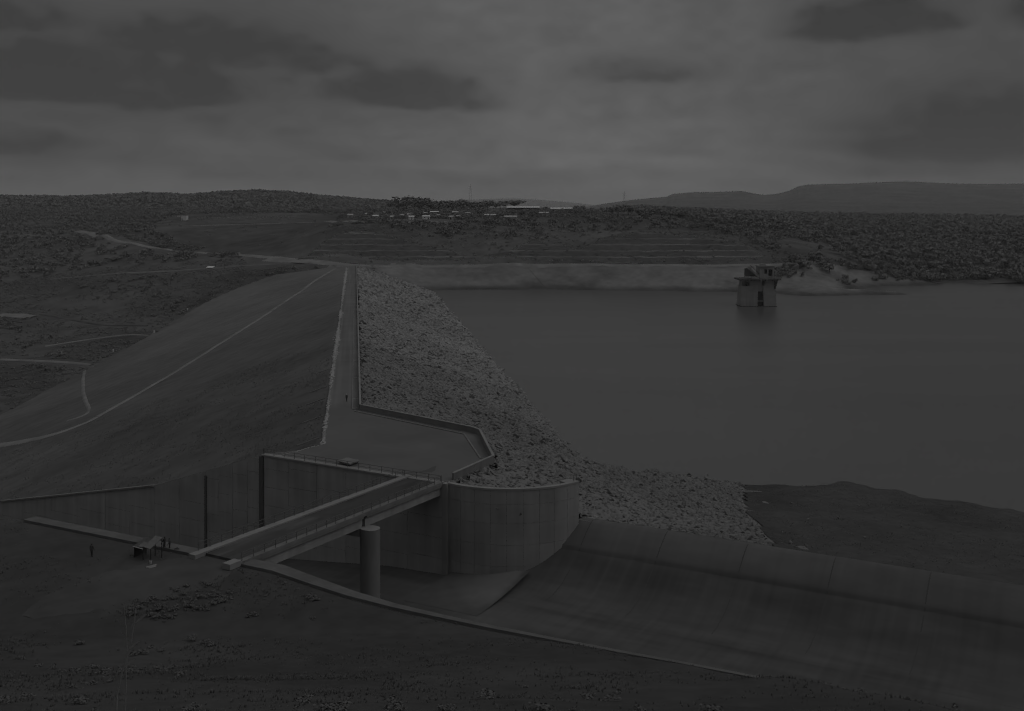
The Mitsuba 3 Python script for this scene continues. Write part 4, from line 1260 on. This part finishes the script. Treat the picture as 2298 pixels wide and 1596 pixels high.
# bush of the left valley and slopes
p1, s1 = plant(9500, -1000, -40, 860, 1900, 5, -0.20, (3.5, 8), 90)
p2, s2 = plant(15000, -420, -90, 400, 860, 6, -0.14, (0.7, 2.4), 45)
p3, s3 = plant(1200, -420, -110, 540, 860, 8, 0.05, (2, 4.5), 70)
P = np.vstack([p1, p2, p3])
S_ = np.concatenate([s1, s2, s3])
key = put('bushland', scatter(CROWN_S, P - np.c_[0 * S_, 0 * S_, 0.22 * S_], np.stack([S_, S_, S_ * np.where(S_ < 2.5, 0.6, 0.85)], -1)), 'm_leaf')
tag(key, 'scattered dark scrub and low trees over the valley left of the dam', 'bushes', kind='stuff')
rb = np.array([hit(*c) for c in [(235, 526), (262, 535), (300, 545), (345, 553), (400, 560), (440, 564)]])
t = rng.uniform(0, 1, 420) * (len(rb) - 1)
k = np.clip(t.astype(int), 0, len(rb) - 2)
q = rb[k] + (rb[k + 1] - rb[k]) * (t - k)[:, None] + np.c_[rng.normal(size=420) * 2, 9 + rng.uniform(0, 14, 420), np.zeros(420)]
q[:, 2] = H(q[:, 0], q[:, 1])
ws = rng.uniform(1.6, 3.4, 420)
key = put('roadside_bushes', scatter(CROWN_S, q - np.c_[0 * ws, 0 * ws, 0.25 * ws], np.stack([ws, ws, ws * 0.8], -1)), 'm_leaf')
tag(key, 'dark strip of bushes on the cut above the hillside road', 'bushes', kind='stuff')
n = 9000
sv, dv = rng.uniform(-42, 130, n), 8.5 + 110 * rng.uniform(0, 1, n) ** 1.3
q = SD(sv, dv)
ok = (0.507 * q[:, 0] + 0.862 * q[:, 1] > 146.0) & (crest_dist(q[:, 0], q[:, 1]) > 0.6) & (fb(q[:, 0], q[:, 1], 9, 3, 44) > -0.06)
q = q[ok]
q[:, 2] = down_face(q[:, 0], q[:, 1]) - 0.03
ws = rng.uniform(0.18, 0.42, len(q))
key = put('face_grass', scatter(blade, q, np.stack([ws * 1.6, ws * 1.6, ws], -1)), 'm_blade')
tag(key, 'short tufts of grass on the near part of the dam face', 'grass', kind='stuff')
# woods at the right and behind the spit
p1, s1 = plant(8500, 180, 1000, 850, 1800, 15, -0.30, (7, 12.5), 70, 1.0)
p1 = p1[(p1[:, 0] / p1[:, 1] * FL + CX > 1790) | (p1[:, 1] > 1050)]
s1 = rng.uniform(7, 12.5, len(p1))
p2, s2 = plant(900, 190, 330, 780, 900, 16, -0.02, (3, 6), 30, 2.5)
P, S_ = np.vstack([p1, p2]), np.concatenate([s1, s2])
key = put('woodland', scatter([crown(k + 80, 84, 0.8, 0.22, 6) for k in range(6)], P - np.c_[0 * S_, 0 * S_, 0.25 * S_], np.stack([S_, S_, S_ * 1.0], -1)), 'm_leaf')
tag(key, 'dense dark woodland along the far right shore of the lake', 'woodland', kind='stuff')
# bush on the slope of the village hill
p1, s1 = plant(2600, -60, 330, 880, 1250, 25, 0.05, (2.5, 6), 40)
key = put('hill_scrub', scatter(CROWN_S, p1 - np.c_[0 * s1, 0 * s1, 0.22 * s1], s1), 'm_leaf')
tag(key, 'rough scrub covering the slope under the houses', 'bushes', kind='stuff')
# small plants on terraces and bare bank
r = np.random.default_rng(77)
n = 900
x, y = r.uniform(-160, 225, n), r.uniform(822, 925, n)
ix = np.clip(((x + 168) / 2).astype(int), 0, tx.shape[0] - 1)
iy = np.clip(((y - 820) / 0.8).astype(int), 0, tx.shape[1] - 1)
p1 = np.stack([x, y, tz[ix, iy]], -1)
s1 = r.uniform(0.8, 2.4, n)
ok = p1[:, 2] > 17.8
key = put('terrace_plants', scatter(CROWN_S, (p1 - np.c_[0 * s1, 0 * s1, 0.25 * s1])[ok], s1[ok]), 'm_leaf')
tag(key, 'small dark bushes growing on the terraced cut', 'bushes', kind='stuff')
# tree cover of the near hill ridge
r = np.random.default_rng(99)
n = 8500
yy, ang = r.uniform(2000, 3050, n), r.uniform(-0.56, -0.03, n)
xx = yy * ang
hgi = RegularGridInterpolator((HA, HR), hz, bounds_error=False, fill_value=None)
zz = hgi(np.stack([np.arctan(ang), yy], -1))
ss = r.uniform(6, 13, n)
key = put('hill_forest', scatter([crown(k + 120, 20, 0.7, 0.46, 3) for k in range(5)], np.stack([xx, yy, zz - 0.3 * ss], -1), np.stack([ss * 1.2, ss * 1.2, ss], -1)), 'm_forest')
tag(key, 'continuous tree cover on the low hill at the left horizon', 'forest', kind='stuff')

# single trees that stand out: trunk and crown each
TREE = []
for k in range(5):
    v, f = crown(200 + k, 260, (0.85, 0.55, 0.9, 0.75, 0.5)[k], 0.17, (8, 7, 9, 6, 5)[k])
    tr = MB().tube([[0, 0, -0.05], [0.015, 0.01, 0.25], [0.0, 0.02, 0.55]], [0.032, 0.024, 0.012], 6)
    for j in range(5):
        a = j * 1.3 + k
        tr.tube([[0.01, 0.01, 0.26 + 0.03 * j], [0.12 * math.cos(a), 0.12 * math.sin(a), 0.45 + 0.02 * j], [0.24 * math.cos(a), 0.24 * math.sin(a), 0.6]], [0.016, 0.010, 0.005], 5)
    TREE.append((mikit.ply(tr.get(), 'm_dark'), mikit.ply((v, f), 'm_leaf')))


def tree(p, h, kind, label, group=None, wide=1.0, name='tree'):
    key = numbered(name)
    tf = T().translate([float(q) for q in p]).rotate([0, 0, 1], float(rng.uniform(0, 360))).scale([float(h * wide), float(h * wide), float(h)])
    for part, shp in zip(('trunk', 'crown'), TREE[kind]):
        scene[f'{key}__{part}'] = {**shp, 'to_world': tf}
    tag(key, label, 'tree', group)


def ground_at(px, Y):
    x = (px - CX) / FL * Y
    return np.array([x, Y, float(H(x, Y))])


def tree_px(px, top, Y, kind, label, group=None, wide=1.0):
    p = ground_at(px, Y)
    h = max(2.5, (HC - (top - HY) / FL * Y - p[2]) / 0.97)
    tree(p - [0, 0, 0.2], h, kind, label, group, wide)


tree_px(863, 484, 990, 1, 'small thin-stemmed tree standing alone on the pale strip before the houses', None, 1.0)
tree_px(535, 452, 1250, 4, 'dark flat-topped tree rising behind the switchyard gantries', None, 0.9)
for px, top in ((895, 443), (912, 436), (930, 438), (947, 443)):
    tree_px(px, top, 1340 + (px % 7) * 4, px % 3, 'big dark tree in the tallest clump behind the houses', 'tallest tree clump behind the houses', 1.25)
tree_px(985, 446, 1340, 1, 'leaning flat-crowned tree just right of the tallest clump', None, 1.2)
for px, top in ((968, 455), (1003, 452), (1018, 449), (1034, 447), (1048, 451), (1064, 450), (1080, 450), (1094, 449), (1108, 452), (1122, 451)):
    tree_px(px, top, 1335 + (px * 7 % 40), px % 4, 'rounded dark tree in the row along the ridge behind the houses', 'ridge row of trees behind the houses', 1.35)
tree_px(1155, 446, 1330, 1, 'wide flat-topped tree above the left end of the long sheds', None, 1.9)
for px, top in ((1225, 463), (1295, 461), (1310, 461), (1330, 465), (1350, 464)):
    tree_px(px, top, 1330, px % 3, 'small dark tree between and right of the long sheds', 'trees beside the long sheds', 1.3)
tree_px(1388, 457, 1150, 0, 'large rounded tree on the brow right of the long sheds', None, 1.25)
for px, top in ((1375, 465), (1410, 463), (1440, 466), (1462, 468), (1485, 470), (1505, 473), (1522, 469), (1540, 473), (1560, 478), (1582, 480), (1604, 479), (1625, 482), (1645, 483), (1667, 483), (1690, 488), (1715, 489), (1740, 491)):
    tree_px(px, top - 3, 1080 + (px * 13 % 90), px % 4, 'dark bushy tree on the descending brow above the terraces', 'trees on the brow above the terraces', 1.5)
for px, py in ((1330, 500), (1380, 505), (1430, 505), (1470, 512), (1510, 510), (1555, 517), (1590, 514), (1630, 525), (1240, 505), (1290, 510), (1180, 500), (1200, 512), (1150, 503), (1100, 505), (1660, 520), (1700, 530)):
    q = hit(px, py)
    tree(q - [0, 0, 0.2], 7 + (px % 5), px % 4, 'mid-sized dark tree on the slope between houses and terraces', 'trees on the slope under the houses', 1.3)
for px, py in ((1780, 585), (1800, 592), (1825, 588), (1845, 600), (1862, 612), (1795, 604), (1720, 505), (1745, 512)):
    q = hit(px, py)
    tree(q - [0, 0, 0.2], 6 + px % 4, px % 3, 'dark bush-like tree on the shore slope right of the intake tower', 'shore trees right of the intake tower', 1.3)
for px, py in ((820, 500), (770, 492), (715, 478), (745, 480), (830, 488), (870, 484), (935, 490), (1000, 488), (1040, 492), (1075, 485), (1125, 490), (1060, 490), (1170, 486), (1195, 488)):
    q = hit(px, py)
    tree(q - [0, 0, 0.2], 5.5 + px % 4, px % 4, 'small garden tree among the houses', 'garden trees among the houses', 1.2)

ORD = 'first second third fourth fifth sixth seventh eighth ninth tenth eleventh twelfth thirteenth fourteenth fifteenth sixteenth seventeenth eighteenth nineteenth twentieth twenty-first twenty-second twenty-third twenty-fourth twenty-fifth twenty-sixth'.split()


def order_labels(group, where='from the left', by=None):
    """Things of one kind that only their place tells apart: their labels count them along the row."""
    ks = [k for k, v in labels.items() if v.get('group') == group]

    def px(k):
        e = next(v for q, v in scene.items() if q == k or q.startswith(k + '__'))
        m = np.array(T(e['to_world']).matrix, float) if 'to_world' in e else np.eye(4)
        v = meshkit.WRITTEN[e['filename']][0].mean(0)
        v = m[:3, :3] @ v + m[:3, 3]
        return v[1] if by == 'depth' else v[0] / v[1]
    for o, k in zip(ORD, sorted(ks, key=px)):
        labels[k]['label'] = f"{labels[k]['label']}, {o} {where}"


# ------------------------------------------------------------------ houses
def house(px, py, wpx, label, kind='hut', Y=None, group=None, hgt=2.8, roof='m_roof', wall='m_wall', yaw=0.0, name='house', deep=6.0):
    q = hit(px, py) if Y is None else ground_at(px, Y)
    W = wpx / FL * q[1]
    root = thing(name, label, 'house', group)
    ca, sa = math.cos(yaw), math.sin(yaw)

    def tf(v):
        v = np.asarray(v, float)
        return np.stack([q[0] + v[:, 0] * ca - v[:, 1] * sa, q[1] + v[:, 0] * sa + v[:, 1] * ca, q[2] + v[:, 2]], -1)

    def pt(nm, mb, m):
        v, f = mb.get()
        return put(nm, (tf(v), f), m, root)

    w = W / 2
    pt('wall', MB().box(-w, w, 0, deep, -0.8, hgt), wall)
    rise = deep * 0.22
    e = 0.5
    rf = MB().add([[-w - e, -e, hgt + 0.02], [w + e, -e, hgt + 0.02], [w + e, deep + e, hgt + 0.02], [-w - e, deep + e, hgt + 0.02], [-w - e, deep / 2, hgt + rise], [w + e, deep / 2, hgt + rise]],
                  [[0, 1, 5], [0, 5, 4], [2, 3, 4], [2, 4, 5], [1, 2, 5], [3, 0, 4], [0, 2, 1], [0, 3, 2]])
    pt('roof', rf, roof)
    n = max(1, int(W / 3.2))
    for k in range(n):
        x = -w + (k + 0.5) * W / n
        if k == n // 2:
            pt('door', MB().box(x - 0.45, x + 0.45, -0.06, -0.003, -0.1, 2.05), 'm_dark')
        else:
            wk_ = pt('window', MB().box(x - 0.55, x + 0.55, -0.06, -0.003, 0.95, 2.05), 'm_conc')
            v, f = MB().box(x - 0.45, x + 0.45, -0.09, -0.063, 1.03, 1.97).get()
            put('pane', (tf(v), f), 'm_pane', wk_)
    return root


VH = [(842, 490.5, 12, 'white house at the left of the village, left of the lone tree', 'm_white', 'm_white'), (866, 482, 10, 'small pale roof above and behind the lone tree', 'm_roof', 'm_mid'), (879, 493, 6, 'narrow pale house right beside the lone tree', 'm_roof', 'm_roof'),
      (904, 489, 10, 'low pale house between the lone tree and the village middle', 'm_roof', 'm_wall'), (918, 487, 7, 'small white house in the village middle', 'm_white', 'm_white'), (924, 493, 11, 'wide white house in front in the village middle', 'm_white', 'm_white'),
      (954, 484, 7, 'little pale house uphill of the big white one', 'm_roof', 'm_roof'), (957, 492, 16, 'big white house right of the village middle', 'm_white', 'm_white'), (979, 481.5, 26, 'long house with pale roof above the big white one', 'm_white', 'm_wall'),
      (982, 489, 10, 'grey house below the long pale roof', 'm_wall', 'm_wall'), (1011, 493, 8, 'small house half hidden by bushes right of the village', 'm_roof', 'm_wall'), (1021, 482, 12, 'pale roof high on the right of the village', 'm_roof', 'm_wall'),
      (1029, 492, 7, 'small grey house by the bush at the right of the village', 'm_roof', 'm_wall'), (1100, 489, 27, 'house with broad white roof standing apart among trees', 'm_white', 'm_mid'), (1221, 484, 20, 'pale house hidden under the right-hand long shed', 'm_roof', 'm_wall'),
      (786, 488, 12, 'dim pale house at the far left of the village', 'm_roof', 'm_wall'), (824, 486, 9, 'small dim house left of the white one', 'm_roof', 'm_wall'), (1050, 484, 9, 'small dim house between village and the broad white roof', 'm_wall', 'm_wall')]
for px, py, w_, lb, rf, wl in VH:
    house(px, py, w_, lb, roof=rf, wall=wl, yaw=rng.uniform(-0.35, 0.35), deep=5.5, hgt=2.7)
# arcaded building with white columns
ac = house(1146, 493.5, 27, 'low building with a row of white columns below the long sheds', roof='m_roof', wall='m_mid', deep=6)
q = hit(1146, 493.5)
for k in range(9):
    x = q[0] + (k - 4) * 1.4
    put('column', MB().tube([[x, q[1] - 1.6, q[2] - 0.5], [x, q[1] - 1.6, q[2] + 2.4]], 0.22, 7), 'm_white', ac)
put('porch_roof', MB().box(q[0] - 6.5, q[0] + 6.5, q[1] - 2.0, q[1] - 0.55, q[2] + 2.41, q[2] + 2.6), 'm_roof', ac)
for a, b, py, lb in ((1137, 1211, 465.5, 'left-hand long shed with pale roof on the ridge'), (1235, 1285, 468.5, 'right-hand long shed with pale roof on the ridge')):
    Y = 1290.0
    zt = HC - (py - 2.5 - HY) / FL * Y
    x0_, x1_ = (a - CX) / FL * Y, (b - CX) / FL * Y
    g0 = float(H((x0_ + x1_) / 2, Y)) - 1.5
    sd = thing('long_shed', lb, 'shed')
    put('wall', MB().box(x0_ + 1, x1_ - 1, Y, Y + 10, min(g0, zt - 5), zt - 1.2), 'm_mid', sd)
    put('roof', MB().hexa([[x0_, Y - 1.5, zt - 1.9], [x1_, Y - 1.5, zt - 1.9], [x1_, Y + 5.2, zt - 0.1], [x0_, Y + 5.2, zt - 0.1], [x0_, Y - 1.5, zt - 1.7], [x1_, Y - 1.5, zt - 1.7], [x1_, Y + 5.2, zt + 0.1], [x0_, Y + 5.2, zt + 0.1]]), 'm_white', sd)
    put('roof', MB().hexa([[x0_, Y + 5.25, zt - 0.1], [x1_, Y + 5.25, zt - 0.1], [x1_, Y + 11.5, zt - 1.9], [x0_, Y + 11.5, zt - 1.9], [x0_, Y + 5.25, zt + 0.1], [x1_, Y + 5.25, zt + 0.1], [x1_, Y + 11.5, zt - 1.7], [x0_, Y + 11.5, zt - 1.7]]), 'm_roof', sd)
    for k in range(int((x1_ - x0_) / 5)):
        x = x0_ + 3 + 5 * k
        put('window', MB().box(x, x + 2.2, Y - 0.08, Y - 0.004, zt - 3.6, zt - 2.3), 'm_pane', sd)
# white control house at the switchyard
q = hit(410, 495)
ch = thing('control_house', 'bright white block house with side canopy at the left of the switchyard', 'building')
put('wall', MB().box(q[0] - 1.8, q[0] + 3.8, q[1], q[1] + 7, q[2] - 1, q[2] + 5.0), 'm_white', ch)
put('roof', MB().box(q[0] - 2.1, q[0] + 4.1, q[1] - 0.3, q[1] + 7.3, q[2] + 5.01, q[2] + 5.35), 'm_roof', ch)
put('canopy', MB().box(q[0] - 6.2, q[0] - 1.82, q[1] + 0.5, q[1] + 5, q[2] + 4.2, q[2] + 4.9), 'm_white', ch)
put('canopy_post', MB().box(q[0] - 6.1, q[0] - 5.9, q[1] + 0.6, q[1] + 0.8, q[2] - 0.5, q[2] + 4.19), 'm_steel', ch)
put('door', MB().box(q[0] - 1.2, q[0] - 0.2, q[1] - 0.06, q[1] - 0.003, q[2] - 0.2, q[2] + 2), 'm_mid', ch)
# switchyard gantries and plant
for k, px in enumerate((470, 484, 498, 512, 527, 541, 556, 572, 590)):
    Y = 1175.0 + 9 * (k % 3)
    g = ground_at(px, Y)
    w_ = 2.9
    hh_ = 8.5 if k < 7 else 6
    gt = thing('switchyard_gantry', 'thin steel portal gantry of the switchyard', 'gantry', 'switchyard gantries')
    for s in (-1, 1):
        put('post', MB().bar(g + [s * w_, 0, -0.5], g + [s * w_, 0, hh_], 0.32), 'm_steel', gt)
    put('beam', MB().bar(g + [-w_ - 0.4, 0, hh_], g + [w_ + 0.4, 0, hh_], 0.4), 'm_steel', gt)
    for j in range(3):
        x = (-0.6 + 0.6 * j) * w_
        put('insulator', MB().tube([g + [x, 0, hh_ - 0.2], g + [x, 0, hh_ - 1.5]], 0.14, 6), 'm_mid', gt)
for k in range(26):
    px = 555 + (k - 13) * 8.6 + rng.uniform(-2, 2)
    g = ground_at(px, 1135 + rng.uniform(-6, 14))
    sw = thing('switch_stand', 'small steel switchgear stand in the row before the gantries', 'switchgear', 'switchgear stands in the switchyard')
    put('frame', MB().bar(g + [-0.7, 0, 1.9], g + [0.7, 0, 1.9], 0.25), 'm_steel', sw)
    for s in (-1, 1):
        put('leg', MB().bar(g + [0.6 * s, 0, -0.4], g + [0.6 * s, 0, 1.8], 0.16), 'm_steel', sw)
        put('bushing', MB().tube([g + [0.5 * s, 0, 2.0], g + [0.5 * s, 0, 3.3]], [0.2, 0.1], 6), 'm_wall', sw)
# white roadside shed below the hillside road
q = hit(470, 606)
wh = thing('roadside_shed', 'tiny white flat shed beside the path on the left slope', 'shed')
put('wall', MB().box(q[0] - 2.2, q[0] + 2.4, q[1], q[1] + 3, q[2] - 0.6, q[2] + 1.6), 'm_wall', wh)
put('roof', MB().hexa([[q[0] - 2.8, q[1] - 0.5, q[2] + 1.61], [q[0] + 2.6, q[1] - 0.5, q[2] + 1.61], [q[0] + 3.2, q[1] + 3.6, q[2] + 2.6], [q[0] - 2.2, q[1] + 3.6, q[2] + 2.6], [q[0] - 2.8, q[1] - 0.5, q[2] + 1.75], [q[0] + 2.6, q[1] - 0.5, q[2] + 1.75], [q[0] + 3.2, q[1] + 3.6, q[2] + 2.75], [q[0] - 2.2, q[1] + 3.6, q[2] + 2.75]]), 'm_white', wh)
# marker posts at the dam foot
for px, py, lb in ((594, 838, None), (433, 745, None), (531, 876, None), (346, 747, 'x'), (254, 790, 'y'), (421, 697, 'z')):
    if lb is None:
        continue
    q = hit(px, py)
    mp = thing('marker_post', {'x': 'small white marker post where the faint path meets the dam foot', 'y': 'small white marker post at the dam foot, nearest of the three', 'z': 'small white marker post at the dam foot, farthest of the three'}[lb], 'post')
    put('post', MB().box(q[0] - 0.25, q[0] + 0.25, q[1] - 0.25, q[1] + 0.25, q[2] - 0.3, q[2] + 1.3), 'm_white', mp)
    put('cap', MB().box(q[0] - 0.35, q[0] + 0.35, q[1] - 0.35, q[1] + 0.35, q[2] + 1.302, q[2] + 1.5), 'm_white', mp)


# pylons and masts
def pylon(px, top, Y, label, w_=3.0, zb=None):
    x = (px - CX) / FL * Y
    zt = HC - (top - HY) / FL * Y
    z0 = (float(H(x, Y)) if Y < 1900 else float(hgi([[math.atan(x / Y), Y]])[0])) if zb is None else zb
    root = thing('lattice_pylon', label, 'pylon')
    h_ = zt - z0
    lv = np.linspace(0, 1, 8)
    for sx_ in (-1, 1):
        for sy_ in (-1, 1):
            put('leg', MB().bar([x + sx_ * w_, Y + sy_ * w_, z0 - 1], [x + sx_ * 0.3, Y + sy_ * 0.3, zt], 0.13), 'm_steel', root)
    br_ = MB()
    for t0, t1 in zip(lv[:-1], lv[1:]):
        wa, wb = w_ + (0.3 - w_) * t0, w_ + (0.3 - w_) * t1
        for s in (-1, 1):
            br_.bar([x - s * wa, Y - wa, z0 + h_ * t0], [x + s * wb, Y - wb, z0 + h_ * t1], 0.07)
            br_.bar([x - wa, Y - s * wa, z0 + h_ * t0], [x - wb, Y + s * wb, z0 + h_ * t1], 0.07)
    put('bracing', br_, 'm_steel', root)
    for t in (0.8, 0.9):
        put('cross_arm', MB().bar([x - 3.4, Y, z0 + h_ * t], [x + 3.4, Y, z0 + h_ * t], 0.13), 'm_steel', root)


pylon(1056, 413, 1750, 'faint lattice pylon rising from the trees behind the houses', 2.6)
pylon(1401, 430, 1700, 'faint lattice pylon where the right-hand hills begin', 2.2)
pylon(622, 428, 1750, 'faint lattice pylon in front of the left wooded hill', 2.6)
q = hit(1692, 528)
lp = thing('pale_pole', 'pale leaning pole on the brow above the right end of the terraces', 'pole')
put('shaft', MB().tube([q, q + [-0.2, 0, 2.2], q + [0.6, 0, 6.0]], 0.14, 5), 'm_roof', lp)
put('lamp_head', MB().box(q[0] + 0.3, q[0] + 1.0, q[1] - 0.3, q[1] + 0.3, q[2] + 6.0, q[2] + 6.4), 'm_white', lp)

for g_ in ('tallest tree clump behind the houses', 'ridge row of trees behind the houses', 'trees beside the long sheds', 'trees on the brow above the terraces', 'trees on the slope under the houses',
           'shore trees right of the intake tower', 'garden trees among the houses', 'switchyard gantries', 'switchgear stands in the switchyard', 'rocks awash off the point'):
    order_labels(g_)
order_labels('drains below the crest edge', 'from the near end', 'depth')
